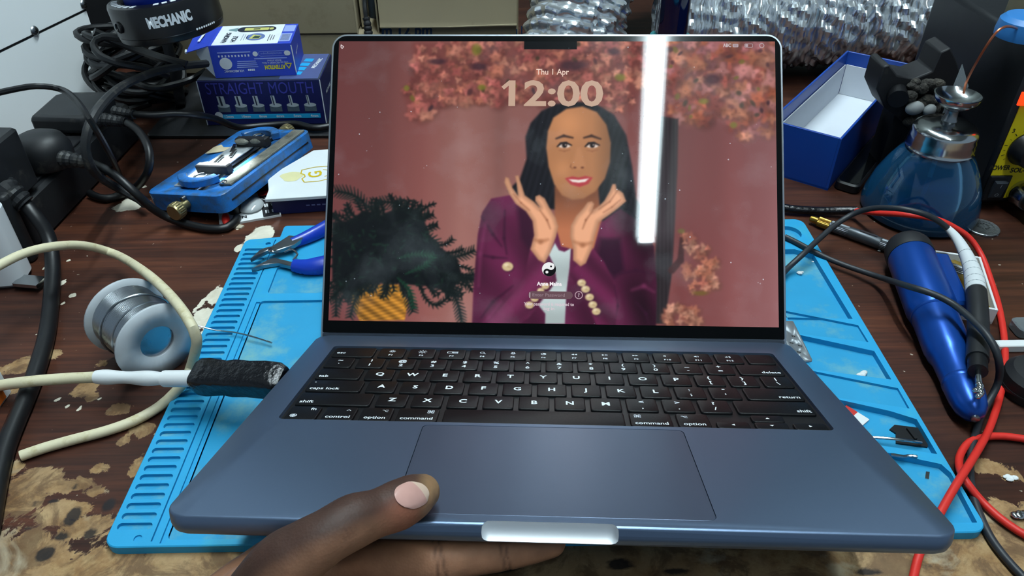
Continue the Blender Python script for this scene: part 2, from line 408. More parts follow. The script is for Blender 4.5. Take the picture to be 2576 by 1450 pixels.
M_track = mat('trackpad_glass', '#566378', 0.36, metal=0.7, var=.03, scale=600)
M_hinge = mat('dark_hinge_cover', '#2c3440', 0.42, metal=.4, var=.08)
lap = empty('laptop', 'open space-grey laptop held up at the front by a hand, portrait wallpaper on screen', 'laptop', M=LAPM)

def base_mesh():
    mb = MB(); cy = LD / 2
    prof = [(.0075, -.0112), (.0035, -.0104), (.0012, -.0085), (.0002, -.006), (0, -.004), (0, -.0010), (.00022, -.00045), (.0009, 0)]
    rings = [[(x, y, z) for x, y in rr(LW - 2 * i, LD - 2 * i, max(.0095 - i, .002), 9, 0, cy)] for i, z in prof]
    mb.loft(rings, 0, None, True, False)
    outer = [(p[0], p[1]) for p in rings[-1]]
    well = rr(.2797, .110, .0030, 6, 0, .145); pad = rr(.1292, .0808, .0035, 6, 0, .0465)
    plate(mb, outer, [well, pad], 0.0)
    recess(mb, well, 0.0, .0021); recess(mb, pad, 0.0, .0012)
    return mb
base = obj('base', base_mesh(), M_alu, lap, angle=50)
# concave thumb notch in the middle of the front edge
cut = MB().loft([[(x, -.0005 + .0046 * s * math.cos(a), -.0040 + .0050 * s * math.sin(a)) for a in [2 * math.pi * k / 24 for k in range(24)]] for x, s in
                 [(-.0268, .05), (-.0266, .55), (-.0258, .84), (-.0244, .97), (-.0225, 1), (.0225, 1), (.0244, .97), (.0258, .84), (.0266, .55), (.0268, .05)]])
cutter = obj('notch_cutter', cut, mat('notch_glare_aluminium', '#eef2f6', .5, metal=.35, var=.02), lap)  # deck metal whitened here: glare on the notch put into the colour
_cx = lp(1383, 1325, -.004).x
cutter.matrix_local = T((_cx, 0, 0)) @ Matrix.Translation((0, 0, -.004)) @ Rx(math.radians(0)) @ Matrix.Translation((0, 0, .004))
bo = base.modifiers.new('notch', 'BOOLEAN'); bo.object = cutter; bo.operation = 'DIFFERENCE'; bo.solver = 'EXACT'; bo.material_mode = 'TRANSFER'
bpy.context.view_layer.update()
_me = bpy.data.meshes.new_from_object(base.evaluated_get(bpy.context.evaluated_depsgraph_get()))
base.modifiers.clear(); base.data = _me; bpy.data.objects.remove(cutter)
_me.shade_smooth(); _me.set_sharp_from_angle(angle=math.radians(40))

obj('keyboard_well', MB().prism(rr(.2791, .1094, .0028, 6, 0, .145), -.00205, -.00165), M_well, lap)
obj('trackpad', MB().prism(rr(.1288, .0804, .0033, 6, 0, .0465), -.0011, -.00004, bev=.00022), M_track, lap)
for sx in (-1, 1):
    for y in (.02, .2):
        obj('rubber_foot', MB().lathe([(.006, -.0012), (.0075, -.0006), (.0075, 0)], 20, M=T((sx * .135, y, -.0112))), M_well, lap)

PX, PY = .01915, .0182
KX0, KY1 = -.2797 / 2 + .0011, .2 - .0009
rows = [
    [('esc', 1.5, 'e')] + [('F%d' % k, 1, 'f') for k in range(1, 13)] + [('', 1, 'n')],
    [('~\n`', 1, 's'), ('!\n1', 1, 's'), ('@\n2', 1, 's'), ('#\n3', 1, 's'), ('$\n4', 1, 's'), ('%\n5', 1, 's'), ('^\n6', 1, 's'), ('&\n7', 1, 's'), ('*\n8', 1, 's'), ('(\n9', 1, 's'), (')\n0', 1, 's'), ('_\n-', 1, 's'), ('+\n=', 1, 's'), ('delete', 1.5, 'br')],
    [('tab', 1.5, 'bl')] + [(c, 1, 'c') for c in 'QWERTYUIOP'] + [('{\n[', 1, 's'), ('}\n]', 1, 's'), ('|\n\\', 1, 's')],
    [('caps lock', 1.75, 'bl')] + [(c, 1, 'c') for c in 'ASDFGHJKL'] + [(':\n;', 1, 's'), ('"\n\'', 1, 's'), ('return', 1.75, 'br')],
    [('shift', 2.25, 'bl')] + [(c, 1, 'c') for c in 'ZXCVBNM'] + [('<\n,', 1, 's'), ('>\n.', 1, 's'), ('?\n/', 1, 's'), ('shift', 2.25, 'br')],
    [('fn', 1, 'fn'), ('control', 1, 'mod'), ('option', 1, 'mod'), ('command', 1.25, 'mod'), ('', 5, 'n'), ('command', 1.25, 'modl'), ('option', 1, 'modl'), ('left', 1, 'h'), ('ud', 1, 'ud'), ('right', 1, 'h')]]
_keys = {}
def key_mesh(w, h):
    k = (round(w, 5), round(h, 5))
    if k not in _keys:
        L0 = rr(w, h, .0016, 4); L1 = rr(w - .0004, h - .0004, .0015, 4); L2 = rr(w - .0011, h - .0011, .0012, 4)
        mb = MB().loft([[(x, y, -.0016) for x, y in L0], [(x, y, -.00035) for x, y in L0], [(x, y, -.00008) for x, y in L1], [(x, y, 0) for x, y in L2]])
        _keys[k] = mb.mesh('key', M_key, angle=60)
    return _keys[k]
GAP = .0027
def legend(k, s, x, y, size, bold=.00006, align='CENTER'):
    text(s, size, M_leg, k, T((x, y, .00012)), bold, align, 'legend')
def flat(k, mb, name='legend'):
    return obj(name, mb, M_leg, k, T((0, 0, .00012)), smooth=False)
def line2(pts, w):
    """flat stroke along 2D points"""
    mb = MB()
    for a, b in zip(pts[:-1], pts[1:]):
        a, b = Vector(a), Vector(b); d = (b - a).normalized(); n = Vector((-d.y, d.x)) * w / 2; e = d * w * .3
        mb.add([(*(a + n - e), 0), (*(a - n - e), 0), (*(b - n + e), 0), (*(b + n + e), 0)], [(0, 1, 2, 3)])
    return mb
def join(*ms):
    r = MB()
    for m in ms: r.add(m.v, m.f)
    return r
def ring2(cx, cy, r, w, n=16):
    return line2([(cx + r * math.cos(2 * math.pi * i / n), cy + r * math.sin(2 * math.pi * i / n)) for i in range(n + 1)], w)
def disc2(cx, cy, r, n=14): return MB().add([(cx + r * math.cos(2 * math.pi * i / n), cy + r * math.sin(2 * math.pi * i / n), 0) for i in range(n)], [tuple(range(n))])
def f_icon(i):
    w = .00032
    if i in (1, 2):
        r = .0007 if i == 1 else .001
        return join(ring2(0, 0, r, w), *[line2([(1.6 * r * math.cos(a), 1.6 * r * math.sin(a)), (2.2 * r * math.cos(a), 2.2 * r * math.sin(a))], w) for a in [k * math.pi / 4 for k in range(8)]])
    if i == 3: return join(line2(rr(.0024, .0022, .0002, 2, -.0013, 0) + [(-.0025, -.0011)], w), line2([(.0004, .001), (.0026, .001), (.0026, .0001), (.0004, .0001), (.0004, .001)], w), line2([(.0004, -.0004), (.0026, -.0004), (.0026, -.0012), (.0004, -.0012), (.0004, -.0004)], w))
    if i == 4: return join(ring2(-.0003, .0003, .0010, w), line2([(.0005, -.0005), (.0015, -.0014)], w * 1.3))
    if i == 5: return join(line2([(-.0006, .0001), (-.0006, .0014), (.0006, .0014), (.0006, .0001), (-.0006, .0001)], w * 1.3), line2([(-.0011, 0), (-.0008, -.0008), (.0008, -.0008), (.0011, 0)], w), line2([(0, -.0008), (0, -.0014)], w))
    if i == 6: return join(ring2(0, 0, .0012, w), disc2(.0004, .0003, .0008))
    tri = lambda x, s: MB().add([(x - s * .0007, .0009, 0), (x - s * .0007, -.0009, 0), (x + s * .0007, 0, 0)], [(0, 1, 2) if s > 0 else (0, 2, 1)])
    if i == 7: return join(tri(-.0007, -1), tri(.0008, -1))
    if i == 8: return join(tri(-.0006, 1), line2([(.0006, .0009), (.0006, -.0009)], w), line2([(.0012, .0009), (.0012, -.0009)], w))
    if i == 9: return join(tri(-.0007, 1), tri(.0008, 1))
    spk = MB().add([(-.0014, .0004, 0), (-.0014, -.0004, 0), (-.0008, -.0004, 0), (-.0002, -.001, 0), (-.0002, .001, 0), (-.0008, .0004, 0)], [(0, 1, 2, 5), (5, 2, 3, 4)])
    arcs = [line2([(-.0002 + q * math.cos(a), q * math.sin(a)) for a in (-.8, -.4, 0, .4, .8)], w) for q in ((.0009, .0014, .0019)[:i - 10])]
    return join(spk, *arcs)
def cmd_icon(x, y, s=.0011, w=.0003):
    a = s * .42
    return join(*[ring2(x + sx * s * .62, y + sy * s * .62, a, w, 10) for sx in (-1, 1) for sy in (-1, 1)], line2([(x - s * .62, y + s * .28), (x + s * .62, y + s * .28)], w), line2([(x - s * .62, y - s * .28), (x + s * .62, y - s * .28)], w), line2([(x + s * .28, y - s * .62), (x + s * .28, y + s * .62)], w), line2([(x - s * .28, y - s * .62), (x - s * .28, y + s * .62)], w))
def opt_icon(x, y, w=.00035): return join(line2([(x - .0015, y + .0009), (x - .0006, y + .0009), (x + .0006, y - .0009), (x + .0015, y - .0009)], w), line2([(x + .0003, y + .0009), (x + .0015, y + .0009)], w))
for ri, row in enumerate(rows):
    x = 0.0; cy = KY1 - PY * (ri + .5) - .0003
    for s, wu, kind in row:
        w = wu * PX - GAP; h = PY - .0023; cx = KX0 + (x + wu / 2) * PX; x += wu
        if kind == 'ud':
            for sg in (1, -1):
                k = link('key', key_mesh(w, h / 2 - .0004), lap, T((cx, cy + sg * (h / 4 + .0002), -.0003)))
                flat(k, MB().add([(-.0011, -.0006 * sg, 0), (.0011, -.0006 * sg, 0), (0, .0008 * sg, 0)], [(0, 1, 2) if sg > 0 else (0, 2, 1)]))
            continue
        if kind == 'h':
            k = link('key', key_mesh(w, h / 2 - .0004), lap, T((cx, cy - h / 4 - .0002, -.0003))); sg = 1 if s == 'right' else -1
            flat(k, MB().add([(-.0007 * sg, .0010, 0), (-.0007 * sg, -.0010, 0), (.0009 * sg, 0, 0)], [(0, 1, 2) if sg > 0 else (0, 2, 1)])); continue
        k = link('key', key_mesh(w, h), lap, T((cx, cy, -.0003)))
        if kind == 'c': legend(k, s, 0, 0, .0062, .00016)
        elif kind == 's':
            a, b = s.split('\n'); legend(k, a, 0, .0033, .0052, .0001); legend(k, b, 0, -.0033, .0052, .0001)
        elif kind == 'f':
            n = int(s[1:]); flat(k, MB().add([(p[0] * 1.25, p[1] * 1.25 + .0022, 0) for p in f_icon(n).v], f_icon(n).f)); legend(k, s, 0, -.0042, .0030, .00006)
        elif kind == 'e': legend(k, s, -w / 2 + .0024, -.0038 + .002, .0043, .00004, 'LEFT')
        elif kind == 'bl':
            legend(k, s, -w / 2 + .0020, -h / 2 + .0036, .0045, .00005, 'LEFT')
            if s == 'caps lock': flat(k, disc2(-w / 2 + .0030, h / 2 - .0036, .0005))
        elif kind == 'br': legend(k, s, w / 2 - .0020, -h / 2 + .0036, .0045, .00005, 'RIGHT')
        elif kind == 'fn':
            legend(k, 'fn', w / 2 - .0022, h / 2 - .0036, .0042, .00004, 'RIGHT')
            gx, gy = -w / 2 + .0042, -h / 2 + .0042
            flat(k, join(ring2(gx, gy, .0017, .0003), line2([(gx - .0017, gy), (gx + .0017, gy)], .0003), line2([(gx, gy - .0017), (gx, gy + .0017)], .0003), ring2(gx, gy, .0009, .0003)))
        elif kind in ('mod', 'modl'):
            sg = 1 if kind == 'mod' else -1
            legend(k, s, 0 if kind == 'mod' else 0, -h / 2 + .0036, .0043, .00004)
            ix, iy = sg * (w / 2 - .0042), h / 2 - .0042
            if s == 'command': flat(k, cmd_icon(ix, iy, .0016))
            elif s == 'option': flat(k, opt_icon(ix, iy))
            else: flat(k, line2([(ix - .001, iy - .0006), (ix, iy + .0006), (ix + .001, iy - .0006)], .00035))

# ---- lid
HA, HY, HZ = 1.2123, .222, -.0104
LIDL = Matrix(((1, 0, 0, 0), (0, math.cos(HA), -math.sin(HA), HY), (0, math.sin(HA), math.cos(HA), HZ), (0, 0, 0, 1)))
LIDM = LAPM @ LIDL; LIDI = LIDM.inverted()
def sp(u, v, n=0.0):
    """pixel -> lid coordinates (x, v) on the screen plane"""
    o = LIDI @ Vector(CAM); d = LIDI.to_3x3() @ Vector(ray(u, v)); return o + d * ((n - o.z) / d.z)
R4 = lambda a, b: (a, a, b, b)
def lid_mesh():
    mb = MB(); cy = LD / 2
    prof = [(.004, -.0048), (.0012, -.0043), (.0, -.003), (0, .0001), (.0003, .0005)]
    rings = [[(x, y, z) for x, y in rr(LW - 2 * i, LD - 2 * i, R4(.003, .0105 - i), 9, 0, cy)] for i, z in prof]
    return mb.loft(rings, 0, None, True, True)
lid = obj('lid_shell', lid_mesh(), M_alu_edge, lap, LIDL, angle=50)
bezel = obj('bezel', MB().prism(rr(LW - .0028, LD - .0126, R4(.001, .0092), 9, 0, LD / 2 + .0049), .0001, .00075), M_black_gl, lap, LIDL)
obj('hinge_cover', MB().prism(rr(LW - .0028, .0108, .001, 3, 0, .0056), .0001, .00062), M_hinge, lap, LIDL)
obj('hinge', MB().tube([(-.13, HY - .001, HZ + .004), (.13, HY - .001, HZ + .004)], .0042, 16), M_well, lap)

# ---- the picture on the display (emitted colour per point)
DW, DH, DV0 = .3024, .1964, .0194
NXD, NYD = 660, 430
def wallpaper():
    xs = np.linspace(-DW / 2, DW / 2, NXD); vs = np.linspace(DV0, DV0 + DH, NYD)
    X, V = np.meshgrid(xs, vs); L3 = np.stack([X, V, np.full_like(X, .0008), np.ones_like(X)], -1)
    W = L3 @ np.array(LIDM).T; P = project(W[..., :3]); U, Vp = P[..., 0], P[..., 1]
    C = np.zeros(X.shape + (3,))
    r1 = np.random.default_rng(3)
    def sl(u0, u1, v0, v1):
        m = (U >= u0) & (U <= u1) & (Vp >= v0) & (Vp <= v1); rws = np.where(m.any(1))[0]; cls = np.where(m.any(0))[0]
        if not len(rws): return None
        return slice(rws[0], rws[-1] + 1), slice(cls[0], cls[-1] + 1)
    colx = U[NYD // 2]; rowy = Vp[:, NXD // 2]
    def fsl(u0, u1, v0, v1, pad=22):
        a = np.searchsorted(colx, [u0 - pad, u1 + pad]); b = NYD - np.searchsorted(rowy[::-1], [v1 + pad, v0 - pad])
        return slice(max(0, min(b)), min(NYD, max(b))), slice(max(0, a[0]), min(NXD, a[1]))
    def put(S, m, col, k=1.0):
        m = (np.clip(m, 0, 1) * k)[..., None]; C[S] = C[S] * (1 - m) + np.array(col, float) * m
    def poly(pts, col, soft=2.0, k=1.0, shade=None):
        p = np.array(pts, float); S = fsl(p[:, 0].min(), p[:, 0].max(), p[:, 1].min(), p[:, 1].max())
        u, v = U[S], Vp[S]; ins = np.zeros(u.shape, bool); dm = np.full(u.shape, 1e9)
        for i in range(len(p)):
            x0, y0 = p[i - 1]; x1, y1 = p[i]
            with np.errstate(divide='ignore', invalid='ignore'):
                ins ^= ((y0 > v) != (y1 > v)) & (u < (x1 - x0) * (v - y0) / (y1 - y0 + 1e-12) + x0)
            dx, dy = x1 - x0, y1 - y0; t = np.clip(((u - x0) * dx + (v - y0) * dy) / (dx * dx + dy * dy + 1e-9), 0, 1)
            dm = np.minimum(dm, np.hypot(u - x0 - t * dx, v - y0 - t * dy))
        sd = np.where(ins, dm, -dm); m = np.clip(sd / soft + .5, 0, 1)
        c = np.array(col, float)
        if shade is not None: c = c[None, None] * shade(u, v, dm)[..., None]
        put(S, m, c, k)
    def ell(cx, cy, rx, ry, col, soft=.15, k=1.0, rot=0.0):
        q = max(rx, ry) * 1.3; S = fsl(cx - q, cx + q, cy - q, cy + q); u, v = U[S] - cx, Vp[S] - cy; c, s = math.cos(rot), math.sin(rot)
        d = np.hypot((u * c + v * s) / rx, (-u * s + v * c) / ry); put(S, (1 - d) / soft + .5, col, k)
    def stroke(pts, w, col, soft=2.0, k=1.0):
        p = [np.array(q, float) for q in pts]
        for a, b, wa, wb in zip(p[:-1], p[1:], w[:-1], w[1:]):
            S = fsl(min(a[0], b[0]) - wa, max(a[0], b[0]) + wa, min(a[1], b[1]) - wa, max(a[1], b[1]) + wa); u, v = U[S], Vp[S]
            d = b - a; t = np.clip(((u - a[0]) * d[0] + (v - a[1]) * d[1]) / (d @ d + 1e-9), 0, 1)
            put(S, (wa + (wb - wa) * t - np.hypot(u - a[0] - t * d[0], v - a[1] - t * d[1])) / soft + .5, col, k)
    # wall behind: muted rose curtain
    st = np.array([830, 950, 1060, 1160, 1260, 1500, 1720, 1830, 1960]); cc = np.array([(112, 62, 62), (117, 70, 68), (132, 80, 76), (152, 104, 97), (146, 98, 92), (140, 88, 84), (118, 66, 66), (134, 80, 80), (146, 98, 100)], float)
    for j in range(3): C[..., j] = np.interp(U, st, cc[:, j])
    C *= (0.88 + .16 * np.clip((Vp - 110) / 600, 0, 1))[..., None]
    fold = np.zeros(NXD)
    for _ in range(26):
        c0 = r1.uniform(840, 1960); fold += r1.uniform(-.045, .05) * np.exp(-((colx - c0) / r1.uniform(10, 45)) ** 2)
    C *= (1 + fold)[None, :, None]
    # blossom canopy
    pal = [(176, 108, 92), (186, 120, 102), (164, 92, 84), (150, 78, 74), (198, 134, 112), (178, 100, 94), (132, 70, 64), (190, 116, 94)]
    def blossom(pts, n, r0=7, r1_=14, pal_=pal):
        p = np.array(pts, float); k = 0
        while k < n:
            u, v = r1.uniform(p[:, 0].min(), p[:, 0].max()), r1.uniform(p[:, 1].min(), p[:, 1].max())
            if not in_poly(u, v, pts): continue
            k += 1; q = r1.uniform(r0, r1_); c = np.array(pal_[r1.integers(len(pal_))], float) * r1.uniform(.78, 1.1)
            ell(u + 3, v + 4, q * 1.3, q * 1.1, c * .6, 1.2, .40)
            a0 = r1.uniform(0, 6.28); m = r1.integers(3, 6)
            for j in range(m):
                a = a0 + 6.28 * j / m; ell(u + q * .55 * math.cos(a), v + q * .5 * math.sin(a), q * .75, q * .42, np.minimum(c * r1.uniform(.82, 1.2), 255), .9, .75, a)
            ell(u, v, q * .28, q * .22, c * .72, 1.0, .5)
    cl = [(1038, 105), (1640, 105), (1640, 175), (1575, 300), (1480, 250), (1250, 262), (1215, 255), (1120, 262), (1085, 300), (1035, 300), (1015, 240), (1040, 195)]
    poly(cl, (116, 62, 58), 16, .85)
    cr = [(1680, 105), (1955, 105), (1950, 230), (1945, 330), (1870, 345), (1800, 300), (1730, 320), (1690, 300)]
    poly(cr, (128, 72, 68), 18, .85)
    blossom(cl, 420); blossom(cr, 240, 9, 18, [(178, 112, 84), (196, 132, 108), (170, 92, 66), (150, 76, 66), (188, 124, 120), (166, 104, 108)])
    for _ in range(46):
        b = (cl, cr)[r1.integers(2)]; p = np.array(b, float); u, v = r1.uniform(p[:, 0].min(), p[:, 0].max()), r1.uniform(p[:, 1].min(), p[:, 1].max())
        if in_poly(u, v, b): ell(u, v, r1.uniform(4, 10), r1.uniform(3, 7), [(54, 32, 40), (70, 40, 44), (104, 96, 40), (60, 50, 34)][r1.integers(4)], .7, .8, r1.uniform(0, 3))
    for q in [(1199, 125, 12, 14), (1560, 195, 13, 9), (1212, 220, 10, 7), (1770, 255, 12, 7), (1845, 315, 9, 8), (1023, 222, 7, 7)]: ell(*q, (112, 112, 38), .7, .8)
    for q in [(1205, 168, 22, 9), (1440, 165, 34, 13), (1793, 200, 22, 14), (1545, 130, 16, 9), (1100, 155, 22, 7)]: ell(*q, (58, 34, 44), .8, .8)
    # tree trunk on the right
    poly([(1650, 290), (1706, 300), (1704, 420), (1698, 560), (1690, 690), (1672, 815), (1640, 815), (1650, 600)], (44, 42, 46), 5, .92, lambda u, v, d: .75 + .5 * np.clip((v - 300) / 300, 0, 1) * np.clip((640 - v) / 60, 0, 1) + .25 * np.sin(u / 3.1) ** 2)
    stroke([(1690, 680), (1712, 655), (1716, 600)], [9, 8, 6], (66, 34, 34), 4)
    for b, n in (([(1720, 590), (1785, 600), (1806, 690), (1795, 740), (1740, 735), (1718, 690)], 46), ([(1672, 775), (1735, 765), (1765, 800), (1750, 815), (1668, 815)], 30)):
        blossom(b, n, 6, 12, [(198, 136, 112), (212, 152, 128), (186, 116, 92), (176, 104, 88)])
    ell(1714, 582, 9, 6, (104, 100, 52), .7, .8); ell(1762, 738, 18, 6, (112, 92, 44), .8, .8)
    # fern in a woven basket
    bk = [(884, 716), (1002, 716), (1027, 762), (1018, 806), (905, 808), (886, 770)]
    poly(bk, (196, 134, 48), 3, 1, lambda u, v, d: .72 + .3 * np.sin(v / 2.1) * np.sin(u / 6 + np.floor(v / 6.6) * 1.6) + .2 * (u - 890) / 130)
    ms = [(836, 560), (880, 555), (915, 530), (960, 540), (1010, 520), (1058, 530), (1080, 590), (1110, 625), (1150, 650), (1165, 700), (1130, 735), (1070, 720), (1010, 715), (960, 712), (900, 728), (862, 742), (836, 700)]
    dk = (13, 18, 20)
    poly(ms, dk, 5)
    def frond(pts, w, col, dens=5.0):
        P = [np.array(p) for p in spline([(a, b, 0) for a, b in pts], 4.0)]
        for i in range(1, len(P) - 1):
            t = i / len(P); d = P[i + 1] - P[i - 1]; d = d / (np.linalg.norm(d) + 1e-9); n = np.array([-d[1], d[0]]); ln = w * math.sin(math.pi * min(1, .12 + .88 * (1 - t)) ** .8) + 2
            if i % 2: continue
            for sg in (-1, 1):
                a = P[i][:2]; e = a + (n[:2] * sg * .8 + d[:2] * .6) * ln
                stroke([a, e], [2.6, .8], np.array(col) * r1.uniform(.75, 1.3), 1.6)
        stroke([p[:2] for p in P[::3]], [2.2] * len(P[::3]), np.array(col) * .8, 1.5)
    for pts, w in [([(960, 560), (930, 525), (890, 492), (842, 480)], 22), ([(1000, 560), (1040, 545), (1010, 515), (958, 507)], 20), ([(1050, 560), (1065, 545), (1082, 533)], 14), ([(1040, 560), (1058, 540), (1062, 525)], 14), ([(920, 560), (955, 535), (968, 520)], 14),
                   ([(1060, 640), (1120, 650), (1170, 640), (1197, 628)], 18), ([(1070, 680), (1110, 690), (1150, 700), (1190, 705)], 18), ([(1000, 690), (1025, 740), (1040, 790)], 18), ([(1120, 700), (1150, 760), (1162, 812)], 17), ([(1050, 700), (1070, 750), (1100, 768), (1140, 735)], 10),
                   ([(900, 620), (860, 590), (836, 575)], 26), ([(900, 680), (860, 720), (836, 752)], 20), ([(940, 700), (900, 740), (880, 800)], 16), ([(1010, 600), (1080, 600), (1110, 622)], 16), ([(860, 640), (848, 700), (845, 800)], 14)]: frond(pts, w, (20, 30, 28))
    for _ in range(70):
        i = r1.integers(len(ms)); a = np.array(ms[i - 1], float); b_ = np.array(ms[i], float); p = a + (b_ - a) * r1.random(); out = p - np.array((980, 630)); out = out / (np.linalg.norm(out) + 1e-6); ln = r1.uniform(14, 40); w2 = np.array((-out[1], out[0])) * r1.uniform(-.5, .5)
        frond([tuple(p - out * 12), tuple(p + out * ln * .5 + w2 * 10), tuple(p + (out + w2) * ln)], r1.uniform(7, 13), (18, 27, 26))
    for _ in range(150):
        u, v = r1.uniform(850, 1120), r1.uniform(560, 720)
        if in_poly(u, v, ms): a = r1.uniform(0, 6.28); q = r1.uniform(8, 18); stroke([(u, v), (u + q * math.cos(a), v + q * math.sin(a))], [3, 1], np.array([(16, 26, 22), (22, 44, 34), (10, 13, 16)][r1.integers(3)]), 2, .8)
    for pts in ([(1020, 690), (1075, 665), (1095, 640)], [(1000, 650), (1050, 640), (1090, 640)], [(1000, 700), (1030, 730), (1042, 780)]): frond(pts, 11, (24, 62, 44))
    # woman in a plum jacket, both hands under her chin
    hair = (24, 24, 30)
    poly([(1322, 345), (1335, 310), (1362, 280), (1400, 262), (1450, 256), (1500, 262), (1545, 290), (1575, 340), (1590, 420), (1600, 500), (1640, 560), (1640, 620), (1560, 610), (1500, 540), (1330, 520), (1290, 500), (1278, 480), (1308, 450), (1325, 400)], hair, 6, 1, lambda u, v, d: .8 + .35 * np.sin(u / 5 + v / 17) ** 2)
    sk = (178, 122, 82)
    poly([(1395, 470), (1505, 470), (1512, 560), (1490, 640), (1440, 640), (1408, 620), (1395, 560)], (150, 92, 64), 6, 1, lambda u, v, d: .80 + .45 * np.clip((v - 490) / 90, 0, 1))
    face = [(1378, 330), (1392, 296), (1425, 274), (1465, 268), (1502, 282), (1526, 314), (1537, 360), (1535, 408), (1522, 450), (1498, 482), (1468, 500), (1440, 503), (1414, 492), (1394, 464), (1380, 420), (1374, 372)]
    poly(face, sk, 5, 1, lambda u, v, d: np.clip(.98 + .16 * np.exp(-((u - 1430) / 40) ** 2 - ((v - 310) / 40) ** 2) + .10 * np.exp(-((u - 1415) / 22) ** 2 - ((v - 425) / 24) ** 2) - .26 * np.clip((u - 1490) / 50, 0, 1) - .12 * np.clip((v - 470) / 40, 0, 1), .5, 1.25))
    for ex, sg in ((1420, -1), (1490, 1)):
        stroke([(ex - 21, 349 - (sg > 0) * 2), (ex - 2, 342), (ex + 21, 347 + (sg > 0) * 3)], [2, 3.2, 2], (62, 40, 32), 3)
        ell(ex, 367, 15, 5.6, (222, 208, 198), .3); ell(ex, 366, 6.4, 6.2, (46, 26, 20), .25); ell(ex, 367, 3.4, 3.6, (8, 6, 8), .3); ell(ex + 2.4, 365, 1.5, 1.5, (250, 250, 250), .5)
        stroke([(ex - 18, 369), (ex - 9, 361), (ex + 4, 359.5), (ex + 18, 366)], [1.6, 2.6, 2.6, 1.4], (26, 16, 16), 1.6); stroke([(ex - 14, 378), (ex, 381), (ex + 14, 377)], [1, 1.4, 1], (140, 88, 62), 2.5, .7)
    poly([(1452, 372), (1460, 372), (1473, 418), (1464, 425), (1456, 427), (1444, 424), (1438, 417)], (190, 132, 92), 9, .65); ell(1446, 422, 4, 2.4, (92, 48, 36), .6, .8); ell(1465, 422, 4, 2.4, (86, 44, 34), .6, .8); stroke([(1437, 413), (1435, 420), (1440, 425)], [1, 1.2, 1], (120, 72, 50), 2, .7)
    poly([(1421, 449), (1440, 444), (1456, 447), (1473, 443), (1491, 447), (1480, 463), (1458, 471), (1436, 465)], (176, 60, 66), 3); poly([(1430, 451), (1456, 453), (1482, 449), (1472, 458), (1456, 460), (1440, 458)], (236, 228, 220), 2.2)
    jk = (98, 34, 70); 
    def fold_sh(u, v, d): return .86 + .2 * np.sin((u - .45 * v) / 23.0) * np.sin((v + .3 * u) / 61.0) - .30 * np.clip((u - 1530) / 90, 0, 1) + .08 * np.exp(-((u - 1230) / 22) ** 2)
    poly([(1187, 830), (1191, 720), (1197, 650), (1202, 590), (1213, 535), (1236, 500), (1290, 490), (1345, 520), (1395, 560), (1412, 620), (1490, 640), (1512, 560), (1560, 525), (1610, 560), (1645, 620), (1652, 720), (1650, 830)], jk, 4, 1, fold_sh)
    poly([(1300, 520), (1345, 530), (1360, 590), (1338, 640), (1310, 600)], (44, 18, 38), 14, .7); poly([(1510, 600), (1560, 600), (1570, 680), (1545, 700), (1500, 660)], (36, 15, 34), 14, .75)
    for pts in ([(1270, 530), (1268, 600), (1275, 640)], [(1212, 545), (1240, 590), (1262, 620)], [(1200, 640), (1240, 648), (1275, 650)], [(1210, 800), (1240, 760), (1290, 720)], [(1245, 815), (1290, 800), (1330, 790)], [(1560, 690), (1600, 680), (1640, 690)], [(1545, 720), (1552, 770), (1545, 815)], [(1500, 690), (1525, 740), (1520, 815)], [(1600, 760), (1625, 790), (1632, 815)]): stroke(pts, [2, 3.5, 1.5], (52, 18, 42), 6, .7)
    for pts in ([(1222, 560), (1208, 640), (1204, 720)], [(1260, 760), (1230, 800), (1215, 815)], [(1590, 730), (1620, 720), (1645, 735)], [(1480, 700), (1500, 760), (1505, 815)]): stroke(pts, [3, 5, 2], (128, 52, 94), 9, .5)
    poly([(1396, 612), (1406, 630), (1420, 634), (1436, 625), (1433, 671), (1425, 733), (1421, 815), (1371, 815), (1372, 790), (1356, 770), (1361, 733), (1382, 731), (1400, 706), (1395, 671), (1381, 641)], (192, 208, 208), 2.5, 1, lambda u, v, d: .94 + .08 * np.sin(v / 19))
    poly([(1335, 622), (1372, 664), (1392, 700), (1400, 706), (1372, 745), (1330, 800), (1300, 818), (1220, 818), (1290, 740), (1320, 690)], (112, 42, 80), 5, 1, lambda u, v, d: .9 + .14 * np.sin((u + v) / 17))
    poly([(1492, 625), (1520, 660), (1540, 700), (1552, 760), (1548, 818), (1500, 818), (1470, 745), (1432, 690), (1450, 668)], (104, 36, 74), 5, 1, lambda u, v, d: .86 + .16 * np.sin((u - v) / 15))
    zl = lambda P: [(800 + x / 3.68, 440 + y / 3.68) for x, y in P]; zr = lambda P: [(1300 + x / 3.68, 440 + y / 3.68) for x, y in P]
    sh = lambda u, v, d: .84 + .30 * np.clip(d / 13, 0, 1)
    hk = (206, 150, 116)
    poly(zl([(1965, 690), (2000, 560), (1985, 430), (1925, 340), (1830, 270), (1770, 180), (1725, 70), (1735, 20), (1765, 30), (1800, 120), (1850, 190), (1838, 80), (1825, 10), (1855, 5), (1890, 110), (1915, 190), (2000, 250), (2050, 300), (2010, 240), (2012, 200), (2050, 185), (2100, 220), (2140, 300), (2200, 400), (2225, 480), (2205, 570), (2150, 720), (2100, 820), (2040, 790)]), hk, 3, 1, sh)
    stroke(zl([(2055, 330), (2120, 420), (2150, 500)]), [1, 2, 1], (132, 78, 52), 5, .7); stroke(zl([(1810, 180), (1880, 260), (1960, 330)]), [1, 1.6, 1], (140, 84, 58), 4, .7); stroke(zl([(2000, 600), (2060, 620), (2130, 600)]), [2, 5, 2], (150, 92, 60), 9, .6)
